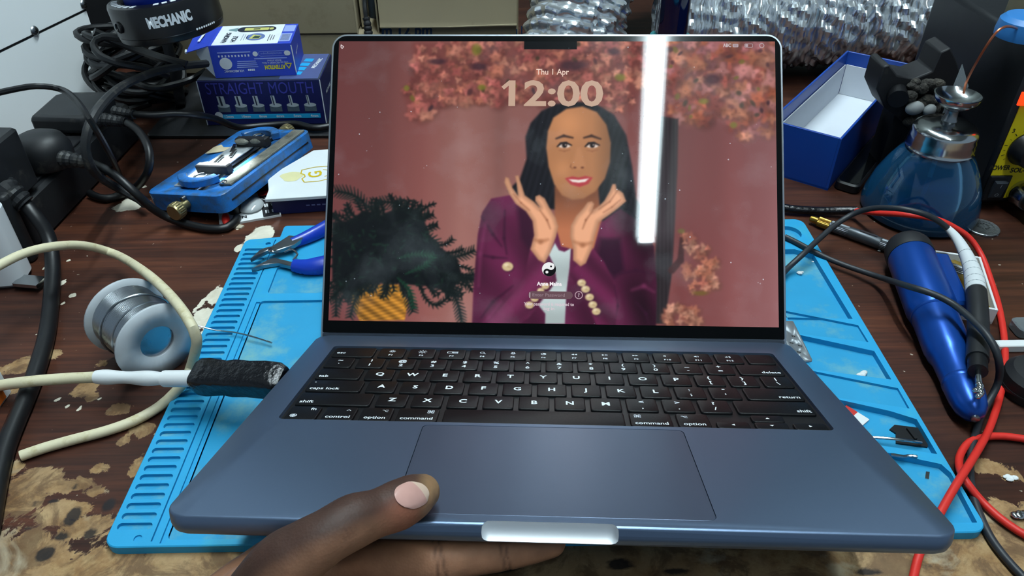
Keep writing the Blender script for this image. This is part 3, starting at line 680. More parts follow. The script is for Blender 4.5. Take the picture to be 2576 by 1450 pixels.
    poly(zr([(520, 790), (520, 680), (495, 570), (500, 470), (550, 380), (615, 310), (655, 255), (695, 245), (718, 270), (700, 330), (760, 290), (810, 240), (860, 150), (885, 85), (915, 85), (925, 130), (960, 150), (985, 170), (1005, 225), (1015, 245), (940, 310), (860, 370), (760, 440), (725, 560), (695, 690), (640, 820), (590, 850)]), hk, 3, 1, sh)
    stroke(zr([(700, 340), (640, 420), (610, 500)]), [1, 2, 1], (132, 78, 52), 5, .7); stroke(zr([(930, 150), (860, 250), (760, 320)]), [1, 1.6, 1], (140, 84, 58), 4, .7); stroke(zr([(960, 230), (880, 300), (800, 350)]), [1, 1.6, 1], (140, 84, 58), 4, .7); stroke(zr([(530, 620), (610, 650), (690, 630)]), [2, 5, 2], (150, 92, 60), 9, .6)
    for (u, v, q) in [(1277, 671, 14), (1463, 712, 11), (1473, 728, 11), (1483, 748, 11), (1491, 767, 11), (1500, 784, 11), (1332, 768, 11), (1372, 720, 10), (1360, 732, 9), (1345, 752, 10)]:
        ell(u + 1.5, v + 2, q, q * .85, (50, 20, 40), .5, .8); ell(u, v, q, q * .82, (206, 184, 140), .2); ell(u - q * .25, v - q * .3, q * .4, q * .3, (238, 224, 190), .8, .7); stroke([(u, v), (u + q * .7, v + q * .3)], [1.2, .6], (150, 120, 84), 2, .6)
    for _ in range(2):
        Cp = np.pad(C, ((1, 1), (1, 1), (0, 0)), mode='edge'); C = (Cp[:-2, 1:-1] + Cp[2:, 1:-1] + Cp[1:-1, :-2] + Cp[1:-1, 2:] + 2 * Cp[1:-1, 1:-1]) / 6
    # greyed translucent password field, avatar ring are separate meshes; camera notch stays black
    nt = sp(1385, 118); mask = (np.abs(X - nt.x) < .0185) & (V > DV0 + DH - .0056)
    C[mask] = (6, 7, 9)
    C = np.clip(C, 0, 255) / 255.0
    Lc = np.where(C <= .04045, C / 12.92, ((C + .055) / 1.055) ** 2.4)
    v3 = np.stack([X, V, np.full_like(X, 0)], -1).reshape(-1, 3)
    i = np.arange((NXD - 1) * (NYD - 1)); r, c = i // (NXD - 1), i % (NXD - 1); a = r * NXD + c
    me = bpy.data.meshes.new('display'); me.from_pydata(v3.tolist(), [], np.stack([a, a + 1, a + 1 + NXD, a + NXD], -1).tolist())
    at_ = me.color_attributes.new('picture', 'FLOAT_COLOR', 'POINT'); q = np.ones((NXD * NYD, 4), np.float32); q[:, :3] = Lc.reshape(-1, 3); at_.data.foreach_set('color', q.ravel())
    return me
def display_material():
    m = bpy.data.materials.new('glossy_lit_display'); m.use_nodes = True; nt = m.node_tree; N = nt.nodes; L = nt.links; b = N['Principled BSDF']
    a = N.new('ShaderNodeAttribute'); a.attribute_name = 'picture'
    L.new(a.outputs['Color'], b.inputs['Emission Color']); b.inputs['Emission Strength'].default_value = 1.0
    tc = N.new('ShaderNodeTexCoord')
    n1 = N.new('ShaderNodeTexNoise'); n1.inputs['Scale'].default_value = 26; n1.inputs['Detail'].default_value = 5; L.new(tc.outputs['Object'], n1.inputs['Vector'])     # finger smears
    r1 = N.new('ShaderNodeValToRGB'); r1.color_ramp.elements[0].position = .5; r1.color_ramp.elements[1].position = .72; L.new(n1.outputs['Fac'], r1.inputs[0])
    n2 = N.new('ShaderNodeTexVoronoi'); n2.inputs['Scale'].default_value = 150; L.new(tc.outputs['Object'], n2.inputs['Vector'])                                        # dust specks
    r2 = N.new('ShaderNodeValToRGB'); r2.color_ramp.elements[0].position = .05; r2.color_ramp.elements[1].position = .09; r2.color_ramp.elements[0].color = (1, 1, 1, 1); r2.color_ramp.elements[1].color = (0, 0, 0, 1); L.new(n2.outputs['Distance'], r2.inputs[0])
    n3 = N.new('ShaderNodeTexNoise'); n3.inputs['Scale'].default_value = 40; L.new(tc.outputs['Object'], n3.inputs['Vector'])
    r3 = N.new('ShaderNodeValToRGB'); r3.color_ramp.elements[0].position = .52; r3.color_ramp.elements[1].position = .62; L.new(n3.outputs['Fac'], r3.inputs[0])
    mu = N.new('ShaderNodeMath'); mu.operation = 'MULTIPLY'; L.new(r2.outputs[0], mu.inputs[0]); L.new(r3.outputs[0], mu.inputs[1])
    ad = N.new('ShaderNodeMath'); ad.operation = 'MULTIPLY_ADD'; L.new(mu.outputs[0], ad.inputs[0]); ad.inputs[1].default_value = .5
    m3 = N.new('ShaderNodeMath'); m3.operation = 'MULTIPLY'; L.new(r1.outputs[0], m3.inputs[0]); m3.inputs[1].default_value = .045; L.new(m3.outputs[0], ad.inputs[2])
    cm = N.new('ShaderNodeMix'); cm.data_type = 'RGBA'; L.new(ad.outputs[0], cm.inputs[0]); cm.inputs[6].default_value = (.004, .004, .005, 1); cm.inputs[7].default_value = (.8, .85, .9, 1)
    L.new(cm.outputs[2], b.inputs['Base Color'])
    b.inputs['Roughness'].default_value = .025; b.inputs['Specular IOR Level'].default_value = .5
    return m
disp = link('display', wallpaper(), lap, LIDL @ T((0, 0, .0009))); disp.data.materials.append(display_material()); disp.data.shade_smooth()
_emis = {}
def glow(hexc, s=1.0):
    k = (hexc, s)
    if k not in _emis: _emis[k] = mat('lit_pixels_%d' % len(_emis), hexc, .3, var=0, emit=s, spec=.1); _emis[k].node_tree.nodes['Principled BSDF'].inputs['Base Color'].default_value = (0, 0, 0, 1)
    for l in list(_emis[k].node_tree.links):
        if l.to_socket.name == 'Base Color': _emis[k].node_tree.links.remove(l)
    return _emis[k]
PXM = (sp(1400, 450) - sp(1399, 450)).length      # metres per photo pixel on the screen
def spos(u, v, n=.0003): p = sp(u, v, .0009); return T((p.x, p.y, n))
def stext(s, u, v, hpx, col, bold=.0, e=1.0, name='screen_text', width=None): return text(s, hpx / .70 * PXM, glow(col, e), disp, spos(u, v), bold, 'CENTER', name, None if width is None else width * PXM)
stext('Thu 1 Apr', 1390, 182, 15, '#f0d2c2', .00006, .95, width=83)
stext('12:00', 1388, 239, 64, '#c8a893', .0006, .95, 'screen_clock', width=240)
stext('Anne Maina', 1382, 715, 9, '#f4eef2', .00012, 1, width=62)
stext('Your password is required to', 1381, 766, 8, '#e6d2dc', .00004, .9, width=124); stext('log in', 1381, 777, 8, '#e6d2dc', .00004, .9, width=26)
def sflat(mb, u, v, col, n=.0003, e=1.0, name='screen_icon'): return obj(name, mb, glow(col, e), disp, spos(u, v, n), smooth=False)
def scaled(mb, k): r = MB(); r.add([(x * k, y * k, z * k) for x, y, z in mb.v], mb.f); return r
def fan(loop): return MB().add([(x, y, 0) for x, y in loop], [tuple(range(len(loop)))])
sflat(scaled(fan(rr(110, 19, 9.4, 8)), PXM), 1385, 743, '#6d5059', .0002, .9, 'password_field')
stext('Enter Password', 1380, 743, 8, '#a08790', .00002, .8, width=80); sflat(scaled(fan(rr(1.6, 14, .5, 2)), PXM), 1333, 743, '#e8e0e4')
sflat(scaled(join(ring2(0, 0, 9, 2, 22)), PXM), 1456, 743, '#b89aa6'); stext('?', 1456, 743, 9, '#d6c4cc', .00006, .9)
# yin-yang avatar
sflat(scaled(fan(circ(17.5, 36)), PXM), 1381, 678, '#f2f4f4', .0002, .95, 'avatar')
_yy = [(17.5 * math.cos(a), 17.5 * math.sin(a)) for a in np.linspace(math.pi / 2, -math.pi / 2, 20)] + [(8.75 * math.cos(a), -8.75 + 8.75 * math.sin(a)) for a in np.linspace(-math.pi / 2, -3 * math.pi / 2, 14)][1:] + [(8.75 * math.cos(a), 8.75 + 8.75 * math.sin(a)) for a in np.linspace(-math.pi / 2, math.pi / 2, 14)][1:-1]
def tess(loop, k):
    V, E, Fc, *_ = geometry.delaunay_2d_cdt([Vector(p) for p in loop], [(i, (i + 1) % len(loop)) for i in range(len(loop))], [], 1, 1e-6); m = MB()
    m.add([(p.x * k, p.y * k, 0) for p in V], [tuple(f) for f in Fc if in_poly(sum(V[i].x for i in f) / len(f), sum(V[i].y for i in f) / len(f), loop)]); return m
_dark = sflat(tess(_yy, PXM), 1381, 678, '#08080c', .0003, 1, 'avatar')
_dark.matrix_local = spos(1381, 678, .0003) @ Rz(math.radians(-35))
_ra = math.radians(-35); _q = lambda d: (8.75 * d * -math.sin(_ra) * 1, 8.75 * d * math.cos(_ra))
for d, c in ((1, '#08080c'), (-1, '#f2f4f4')):
    ox, oy = _q(d); sflat(scaled(fan(circ(2.4 if d > 0 else 3.6, 14, ox, oy)), PXM), 1381, 678, c, .0004, 1, 'avatar')
stext('ABC', 1829, 115, 9, '#d8ccd0', .00008, .85, width=20); sflat(scaled(fan(rr(14, 9, 2, 3)), PXM), 1850, 115, '#c9b9bf', e=.8)
for k in range(3): sflat(scaled(fan(rr(10, 1, .3, 2, 0, 2.5 - 2.5 * k)), PXM), 1850, 115, '#8a6a72', .0004)
sflat(scaled(join(line2(rr(20, 9, 2, 3) + [rr(20, 9, 2, 3)[0]], 1.2), fan(rr(7, 7, 1, 2, -5, 0))), PXM), 1883, 115, '#c4b0b8', e=.8); sflat(scaled(join(ring2(0, 0, 5.5, 1.6, 16)), PXM), 1916, 115, '#cdbcc2', e=.8)
sflat(scaled(join(line2([(-3, 5), (4, 0), (0, -5), (-3, -1), (-3, 5)], 2)), PXM), 861, 118, '#e8d8da', e=.9)
sflat(scaled(line2([(-8, -6.5), (7, 6.5)], 10), PXM), 1275, 214, '#c8a893', .0002, .95, 'screen_clock')

# ================================================================== silicone repair mat
MS = 1.05; MT = .006
M_mat = mat('blue_silicone', '#1e93c4', 0.55, var=.06, scale=90, bump=.05, bscale=900, dirt='#3aa0b8', dirt_amt=.25, dscale=14)
M_matf = mat('scuffed_blue_silicone', '#1c8cba', 0.6, var=.10, scale=40, dirt='#6fa3a4', dirt_amt=.35, dscale=22)
def mm(u, v): return tuple(at(u, v, MT))[:2]
def mat_mesh():
    mb = MB(); hw = .225 * MS; H = .2998 * MS
    r = .008
    outline = [(-hw + r * (1 - math.cos(a)), r * (1 - math.sin(a))) for a in []]
    # outer outline with the stepped top left corner
    def arc(cx, cy, q, a0, a1, n=6): return [(cx + q * math.cos(math.radians(a0 + (a1 - a0) * k / (n - 1))), cy + q * math.sin(math.radians(a0 + (a1 - a0) * k / (n - 1)))) for k in range(n)]
    yt = .2805 * MS; xs = -.1985 * MS
    outline = arc(-hw + r, r, r, 180, 270) + arc(hw - r, r, r, 270, 360) + arc(hw - r, H - r, r, 0, 90) + arc(xs + .003, H - .003, .003, 90, 180) + [(xs, yt + .003)] + arc(-hw + .006, yt - .006, .006, 90, 180)
    holes = []
    # ruler strip of slots on the left
    n = 41; y0, y1 = .0124 * MS, .2650 * MS
    for k in range(n):
        y = y0 + (y1 - y0) * k / (n - 1); holes.append((rr(.0188, .0043, .0019, 4, -.2128 * MS, y), .0020, 1))
    holes.append((circ(.0022, 12, -.2055 * MS, .2735 * MS), .002, 0)); holes.append((circ(.0022, 12, -.2085 * MS, .0050 * MS), .001, 0))
    # seam groove beside the strip, frame groove
    def quad(x0, y0_, x1, y1_): return [(x0 * MS, y0_ * MS), (x1 * MS, y0_ * MS), (x1 * MS, y1_ * MS), (x0 * MS, y1_ * MS)]
    holes.append((quad(-.2014, .0030, -.2003, .2790), .0016, 0))
    # shallow work areas under the laptop
    holes.append((rr(.262 * MS, .034 * MS, .003, 5, -.0600 * MS, .2256 * MS), .0020, 1))
    holes.append((rr(.362 * MS, .1965 * MS, .003, 5, -.0125 * MS, .1020 * MS), .0020, 1))
    holes.append((quad(-.1965, .0018, -.1935, .1990)[:], .0014, 0))
    # trays on the right, deep and shallow in turn
    def tray(pts, d): holes.append(([(x * MS, y * MS) for x, y in pts], d, 1))
    tray([(.172, .1735), (.2185, .1708), (.2172, .2487), (.205, .2560), (.172, .2560)], .0045)
    tray([(.1740, .1565), (.2200, .1466), (.2197, .1640), (.1740, .1810)], .0018)
    tray([(.1740, .1215), (.2205, .1112), (.2203, .1378), (.174, .1560)][0:4], .0042)
    tray([(.1740, .0980), (.2212, .0863), (.2215, .1035), (.174, .1200)], .0018)
    tray([(.1740, .0625), (.2217, .0511), (.2217, .0776), (.2089, .0845), (.174, .0975)], .0045)
    tray([(.1740, .0062), (.2214, .0057), (.2231, .0378), (.2205, .0440), (.174, .0595)], .0042)
    holes.append((circ(.0105, 24, .2075 * MS, .2790 * MS), .0035, 1))
    bev = .0006; ins = inset(outline, bev)
    mb.loft([[(x, y, 0) for x, y in outline], [(x, y, MT - bev) for x, y in outline], [(x, y, MT) for x, y in ins]], 0, None, True, False)
    fixed = []
    for h, d, f in holes:
        a = sum(h[i - 1][0] * h[i][1] - h[i][0] * h[i - 1][1] for i in range(len(h)))
        if a < 0: h = h[::-1]
        fixed.append((h, d, f))
    plate(mb, ins, [h for h, d, f in fixed], MT)
    for h, d, f in fixed: recess(mb, h, MT, d, 0, f)
    return mb
rm = obj('repair_mat', mat_mesh(), [M_mat, M_matf], smooth=False); tag(rm, 'bright blue silicone repair mat with slots and trays under the laptop', 'mat')
M_ring = mat('blue_silicone_ring', '#1a86b4', .55)

# ---- scraps lying on the mat
M_white_fl = mat('white_fluff', '#d8dcdc', .9, var=.1, bump=.6, bscale=700)
def lump(name, label, u, v, h, r, m, cat='scrap', seed=0, flat=.6, group=None):
    rs = random.Random(seed); mb = MB(); p = at(u, v, h)
    for k in range(7): mb.ball((rs.uniform(-.6, .6) * r, rs.uniform(-.35, .35) * r, r * flat * .5 + rs.uniform(0, .3) * r * flat), (r * rs.uniform(.35, .6), r * rs.uniform(.3, .5), r * flat * .5), 8, 6)
    o = obj(name, mb, m, M=T(p)); tag(o, label, cat, group); return o
lump('cotton_scrap', 'white cotton scrap lying in a blue tray of the mat', 2166, 945, MT - .0042, .0042, M_white_fl, seed=2)
lump('crumb', 'white crumb by the dark cable on the mat, right of the screen', 2012, 690, MT - .0045, .0030, M_white_fl, seed=4)
lump('crumb', 'small white crumb on brown wood below the screwdriver handle', 2210, 632, 0, .0016, M_white_fl, seed=5)
lump('crumb', 'tiny white chip on the mat corner beside the crossing cables', 2044, 660, MT, .0013, M_white_fl, seed=6)
M_blk = mat('black_plastic', '#0d0e11', .42, var=.2, scale=80)
M_blk_m = mat('matte_black_plastic', '#121317', .6, var=.25, scale=60, dirt='#3b3a38', dirt_amt=.1, dscale=40)
M_chrome = mat('shiny_steel', '#c4c8ca', .16, metal=1.0, var=.05)
M_steel = mat('worn_steel', '#8d9297', .32, metal=1.0, var=.15, scale=120)
M_red = mat('red_cable_rubber', '#c8281f', .5, var=.05)
M_redp = mat('red_print', '#b7291f', .6)
M_white = mat('white_plastic', '#d5d8d9', .35, var=.03)
M_paper = mat('white_paper', '#d3d6d6', .8, var=.04)
# black torn connector card in the tray
_k = at(2288, 1100, MT - .0045)
bc = obj('plastic_clip', MB().prism([(-.010, -.007), (.008, -.008), (.010, -.002), (.007, .0075), (-.007, .0082), (-.011, .004), (-.008, .001)], 0, .0012).box((.001, .001, .0019), (.0016, .009, .0014), rot=.3), M_blk, M=T(_k) @ Rz(-.15)); tag(bc, 'black plastic clip lying in the blue tray near the metal wire', 'clip')
o = cable('metal_pin', 'bright bent metal pin lying across the tray by the black clip', [at(2196, 1101, MT - .0010), at(2240, 1104, MT + .0008), at(2290, 1110, MT + .0008), at(2318, 1114, MT - .0010)], .0009, M_chrome, 'pin')
o = cable('foil_sliver', 'crumpled silver foil sliver on the mat rib below the metal pin', [at(2240, 1144, MT + .0006), at(2262, 1146, MT + .0010), at(2285, 1148, MT + .0006), at(2306, 1151, MT + .0006)], .0010, M_chrome, 'scrap', jitter=.0005)
_k = at(2148, 1048, MT - .0044); o = empty('paper_tag', 'small red and white paper tag in a mat tray beside the laptop', 'tag', M=T(_k) @ Rz(-.9))
obj('white_end', MB().box((.004, 0, .0006), (.008, .008, .0010)), M_paper, o); obj('red_end', MB().box((-.004, 0, .0006), (.008, .008, .0011)), M_redp, o)
o = obj('foil_chip', MB().prism([(-.0012, -.003), (.0008, -.0028), (.0014, .003), (-.0006, .0026)], 0, .0005), M_chrome, M=T(at(2332, 1197, MT - .0042)) @ Rz(-.4)); tag(o, 'tiny foil chip lying in the frontmost right tray of the mat', 'scrap')

# ---- grey perforated metal strip behind the right hinge
def strip_plate():
    a, b = at(1983, 835, MT + .0005), at(2015, 902, MT + .0005); L_ = (b - a).length; mb = MB()
    holes = [circ(.0017, 12, x, y) for x, y in ((.006, .0015), (.013, -.002), (.016, .003), (.0225, 0), (.028, -.002))]
    outer = rr(L_ + .014, .0125, .001, 3, L_ / 2 - .003, 0); plate(mb, outer, holes, .0015)
    mb.loft([[(x, y, 0) for x, y in outer], [(x, y, .0015) for x, y in outer]], 0, None, True, False)
    for h in holes: recess(mb, h, .0015, .0013, 0, 1)
    return mb, frame(a, b - a)
_m, _M = strip_plate(); o = obj('perforated_strip', _m, [mat('grey_tin', '#8b9196', .45, metal=.5), M_blk], M=_M); tag(o, 'light grey metal strip with holes on the mat behind the laptop hinge', 'bracket')

# ================================================================== right side of the bench
# ---- open blue gift box
M_bluecard = mat('blue_card', '#0f3f95', .42, var=.05, spec=.5)
M_whitecard = mat('white_card_lining', '#ccd1d8', .75, var=.03)
def blue_box():
    h = .0524; c0 = at(2118, 350, h); c1 = at(1975, 315, h); c3 = at(2290, 160, h)
    ax = (c3 - c0); L_ = ax.length; wv = (c1 - c0); wv = wv - ax.normalized() * wv.dot(ax.normalized()); W_ = .067
    M = frame((c0.x, c0.y, 0), ax); M = M @ T((L_ / 2, W_ / 2, 0)); t = .0022
    r = empty('gift_box', 'open rectangular blue card box with white lining beside the screen', 'box', M=M)
    obj('base', MB().box((0, 0, t / 2), (L_, W_, t)), M_bluecard, r)
    for s in (-1, 1):
        obj('side_wall', MB().box((0, s * (W_ / 2 - t / 2), h / 2), (L_, t, h), bev=.0004), M_bluecard, r)
        obj('end_wall', MB().box((s * (L_ / 2 - t / 2), 0, h / 2), (t, W_ - 2 * t - .0002, h), bev=.0004), M_bluecard, r)
    il, iw, ih = L_ - 2 * t - .001, W_ - 2 * t - .001, .034
    obj('lining_floor', MB().box((0, 0, t + .0011), (il, iw, .0012)), M_whitecard, r)
    for s in (-1, 1):
        obj('lining_wall', MB().box((0, s * (iw / 2 - .0006), t + .002 + ih / 2), (il - .0032, .0012, ih)), M_whitecard, r)
        obj('lining_wall', MB().box((s * (il / 2 - .0006), 0, t + .002 + ih / 2), (.0012, iw - .0032, ih)), M_whitecard, r)
    return r
blue_box()
# ---- slim black device lying between the box and the bottle
def slim_device():
    c0 = at(2118, 350, .0524); c3 = at(2290, 160, .0524); ax = (c3 - c0).normalized(); n = Vector((ax.y, -ax.x, 0))
    o = Vector((c0.x, c0.y, 0)) + n * .0135 + ax * .006; L_, W_ = .115, .022
    r = empty('slim_device', 'slim glossy black device lying between the blue box and the bottle', 'device', M=frame(o, ax) @ T((L_ / 2, 0, 0)))
    obj('body', MB().prism(rr(L_, W_, .006, 7), 0, .0095, bev=.0016), M_blk, r); obj('screen', MB().prism(rr(L_ - .004, W_ - .004, .005, 7), .0095, .0099), M_black_gl, r)
    obj('side_button', MB().box((.02, -W_ / 2 - .0002, .0045), (.011, .0008, .0022)), M_steel, r)
slim_device()
# ---- solvent bottle with pump dish
def bottle():
    M_gl = mat('blue_tinted_glass', '#2c78b0', .03, trans=1.0, ior=1.12, var=.0, spec=.5)
    M_liq = mat('blue_liquid', '#1260b8', .08, trans=.35, ior=1.33, var=.0)
    r = empty('solvent_bottle', 'blue glass solvent bottle with a chrome pump dish on top', 'bottle', (.3461, .3354, 0))
    for mm_, tint, fac in ((M_gl, (.55, .80, .95, 1), .9), (M_liq, (.08, .40, .85, 1), .68)):
        nt = mm_.node_tree; N = nt.nodes; b = N['Principled BSDF']; b.inputs['Transmission Weight'].default_value = 0; tr = N.new('ShaderNodeBsdfTransparent'); tr.inputs[0].default_value = tint; mx = N.new('ShaderNodeMixShader'); fr_ = N.new('ShaderNodeLayerWeight'); fr_.inputs[0].default_value = .25; b.inputs['Coat Weight'].default_value = 1.0; mp_ = N.new('ShaderNodeMapRange'); mp_.inputs[3].default_value = fac; mp_.inputs[4].default_value = fac * .45; nt.links.new(fr_.outputs['Facing'], mp_.inputs[0]); nt.links.new(mp_.outputs[0], mx.inputs[0]); nt.links.new(b.outputs[0], mx.inputs[1]); nt.links.new(tr.outputs[0], mx.inputs[2]); nt.links.new(mx.outputs[0], N['Material Output'].inputs[0])
    g_ = M_gl.node_tree.nodes; gl_ = g_.new('ShaderNodeBsdfGlossy'); gl_.inputs['Roughness'].default_value = .03; ad_ = g_.new('ShaderNodeMixShader'); fz = g_.new('ShaderNodeFresnel'); fz.inputs[0].default_value = 1.5; mo = [n for n in g_ if n.type == 'OUTPUT_MATERIAL'][0]; src_ = mo.inputs[0].links[0].from_socket; lk_ = M_gl.node_tree.links; lk_.new(fz.outputs[0], ad_.inputs[0]); lk_.new(src_, ad_.inputs[1]); lk_.new(gl_.outputs[0], ad_.inputs[2]); lk_.new(ad_.outputs[0], mo.inputs[0])
    obj('glass', MB().lathe([(.030, .0006), (.044, 0), (.0478, .003), (.0482, .008), (.0470, .016), (.0425, .032), (.036, .046), (.030, .056), (.0262, .061), (.0258, .064), (.0232, .064), (.0235, .060), (.028, .054), (.034, .0445), (.0405, .031), (.0448, .016), (.0455, .008), (.044, .0045), (.03, .0035)], 48), M_gl, r)
    obj('liquid', MB().lathe([(.029, .0042), (.0432, .0048), (.0446, .008), (.0440, .016), (.0398, .031), (.0382, .0345), (.0001, .0345)], 40), M_liq, r)
    obj('dip_tube', MB().tube([(0, 0, .005), (.001, 0, .03), (0, 0, .064)], .0022, 10), mat('clear_plastic_tube', '#9fd4e4', .2, trans=.6), r)
    obj('collar', MB().lathe([(.0266, .0615), (.0272, .063), (.0262, .0655), (.0266, .068), (.0258, .0705), (.0262, .073), (.0252, .0755), (.0256, .078), (.0245, .0805), (.021, .083), (.012, .0845), (.006, .085)], 48), M_chrome, r)
    obj('pump_stem', MB().lathe([(.0052, .0846), (.0062, .087), (.0052, .089), (.0046, .094), (.0050, .0975)], 24), M_steel, r)
    obj('dish', MB().lathe([(.005, .0955), (.0085, .098), (.0145, .1015), (.0178, .1058), (.0182, .1090), (.0172, .1092), (.0150, .1058), (.0085, .1022), (.0001, .1012)], 40), M_chrome, r)
    # dusty label tag standing behind the dish
    o = obj('clear_tag', MB().prism([(-.006, 0), (.007, .004), (.011, .022), (.002, .040), (-.001, .026)], 0, .0006), mat('clear_film', '#b9c6cc', .15, trans=.7), r, M=T((.010, .019, .0842)) @ Rx(math.radians(75)))
bottle()
# ---- broken black iron holder with charred sponge
def holder():
    M_char = mat('charred_sponge', '#2a2825', .95, var=.5, scale=150, bump=1.0, bscale=350, dist=.003, dirt='#6a655c', dirt_amt=.35)
    y = .398; P = lambda u, v, dy=0.0: aty(u, v, y + dy)
    # silhouette of the cracked cradle, as a thick moulded body standing on the bench
    sil = [(2205, 225), (2222, 168), (2238, 163), (2258, 190), (2300, 198), (2345, 180), (2366, 132), (2392, 120), (2405, 150), (2432, 225), (2425, 262), (2398, 300), (2330, 322), (2292, 330), (2262, 300), (2225, 272)]
    pts = [P(*q) for q in sil]; base = Vector((sum(p.x for p in pts) / len(pts), y, 0))
    r = empty('iron_holder', 'broken black plastic soldering iron holder full of charred sponge', 'holder', base)
    mb = MB(); fr = [p - base for p in pts]
    mb.loft([[tuple(p + Vector((0, 0, 0))) for p in fr], [tuple(p + Vector((0, .030, .0))) for p in fr]], 0)
    obj('cradle', mb, M_blk_m, r, bevel=.0014, smooth=True)
    c = P(2300, 262) - base
    q = [P(2262, 232) - base, P(2300, 206) - base, P(2352, 206) - base, P(2372, 250) - base, P(2330, 290) - base, P(2285, 300) - base]
    mb = MB(); rs = random.Random(3)
    for k in range(46):
        i = rs.randrange(len(q)); j = rs.randrange(len(q)); t = rs.random(); p = q[i].lerp(q[j], t)
        mb.ball((p.x, p.y - .003 + rs.uniform(-.004, .002), p.z), (rs.uniform(.004, .008), .004, rs.uniform(.003, .006)), 8, 6)
    s = obj('sponge', mb, M_char, r); tag(s, kind='stuff')
    p = P(2318, 272, -.008) - base; obj('white_pellet', MB().ball((p.x - .006, p.y, p.z), (.0085, .004, .0065), 14, 10).ball((p.x + .008, p.y, p.z - .002), (.006, .004, .006), 12, 8), mat('ash_white', '#9ea2a2', .9, var=.2), r)
    p = P(2255, 245, -.006) - base; obj('barrel_hole', MB().tube([p + Vector((0, -.004, 0)), p + Vector((.004, .01, .002))], .0085, 16), M_blk, r)
    zb = min(f.z for f in fr)
    obj('pillar', MB().box((.004, .018, (zb + .02) / 2), (.034, .024, zb + .02), bev=.002), M_blk_m, r)
    obj('foot_plate', MB().box((.004, .018, .003), (.040, .030, .006), r=.006, bev=.001), M_blk_m, r)
holder()
# ---- soldering station
def station():
    M_y = mat('yellow_panel', '#d8c316', .5, var=.05); M_case = mat('black_steel_case', '#15171b', .42, var=.15, scale=90, spec=.5)
    M_ink = mat('black_ink', '#15140c', .7)
    h = .146; W_ = .17; D_ = .174; M = T((.3968, .336, 0)); Mi = M.inverted(); sh = 0.0
    r = empty('soldering_station', 'black soldering station with a yellow front panel at the right edge', 'station', M=M)
    loop = [(0, 0), (W_, 0), (W_ + sh, D_), (sh, D_)]
    obj('case', MB().prism(loop, .006, h), M_case, r, bevel=.005)
    for x in (.02, W_ - .02): 
        for y in (.02, D_ - .02): obj('rubber_foot', MB().lathe([(.008, 0), (.009, .006)], 16, M=T((x + sh * y / D_, y, 0))), M_blk, r)
    FM = Matrix(((1, 0, 0, 0), (0, 0, -1, -.0003), (0, 1, 0, 0), (0, 0, 0, 1)))      # front face: x right, y up
    def fp(u, v):
        o = Mi @ Vector(CAM); d = Mi.to_3x3() @ Vector(ray(u, v)); q = o + d * ((0 - o.y) / d.y); return q.x, q.z
    x0, z0 = fp(2470, 492)
    obj('front_panel', MB().prism([(x0, z0 - .002), (W_ - .008, z0 - .002), (W_ - .008, h - .008), (x0, h - .008)], 0, .0008), M_y, r, FM)
    def ftext(s, u, v, size, **k): x, z = fp(u, v); return text(s, size, M_ink, r, FM @ T((x, z, .0011)), **k)
    ftext('POWER', 2513, 421, .0062, bold=.00016, width=.0178); ftext('SOL-ON', 2572, 427, .0062, bold=.00016, width=.022)
    x, z = fp(2503, 470); obj('switch_bezel', MB().box((x, z, .0018), (.0190, .0240, .0030), bev=.0008), M_blk, r, FM)
    k = obj('rocker_switch', MB().box((0, 0, 0), (.0110, .0165, .0042), bev=.0009), mat('grey_switch', '#2b2f35', .35), r, FM @ T((x, z, .0042)) @ Rx(.14))
    M_mark = mat('switch_mark', '#a6adb3', .6)
    obj('mark', join(ring2(0, -.0045, .0014, .0004), line2([(0, .003), (0, .0065)], .0004)), M_mark, k, T((0, 0, .00225)), smooth=False)
    x, z = fp(2577, 372); kb = obj('dial_knob', MB().lathe([(.0145, 0), (.0150, .002), (.0135, .004), (.0122, .014), (.0112, .0155), (.0001, .0155)], 32), M_blk, r, FM @ T((x, z, .0009)))
    obj('pointer', MB().box((0, .006, .0157), (.001, .009, .0004)), M_white, kb)
    for a, s in ((200, '1'), (170, '2'), (135, '3'), (95, '4'), (60, '5')):
        ca, sa = math.cos(math.radians(a)), math.sin(math.radians(a))
        obj('tick', line2([(x + .0165 * ca, z + .0165 * sa), (x + .019 * ca, z + .019 * sa)], .0006), M_ink, r, FM @ T((0, 0, .0011)), smooth=False)
        if s != '1': text(s, .0052, M_ink, r, FM @ T((x + .0228 * ca, z + .0228 * sa, .0011)), bold=.0001)
    for a in (215, 185, 152, 115, 78): ca, sa = math.cos(math.radians(a)), math.sin(math.radians(a)); obj('tick', line2([(x + .0165 * ca, z + .0165 * sa), (x + .0180 * ca, z + .0180 * sa)], .0004), M_ink, r, FM @ T((0, 0, .0011)), smooth=False)
    x, z = fp(2577, 246); obj('indicator_lamp', MB().box((x, z, .0018), (.0100, .0110, .0030), bev=.0006), mat('lit_red_lamp', '#ff3a12', .3, emit=1.6), r, FM)
    x, z = fp(2567, 482); s_ = obj('iron_socket', MB().lathe([(.0120, 0), (.0125, .004), (.0108, .007), (.0106, .013), (.0098, .0145), (.0080, .0145)], 28), M_chrome, r, FM @ T((x, z, .0009)))
    obj('iron_plug', MB().lathe([(.0088, 0), (.0088, .016), (.007, .02), (.0055, .045), (.0040, .047)], 20), M_steel, r, FM @ T((x, z, .0140)))
    for u, v in ((2447, 516),): x, z = fp(u, v); obj('case_screw', MB().lathe([(.0032, 0), (.0034, .0008), (.0024, .0016), (.0001, .0017)], 14), M_steel, r, FM @ T((x, z, 0)))
    return M, h
STM, STH = station()
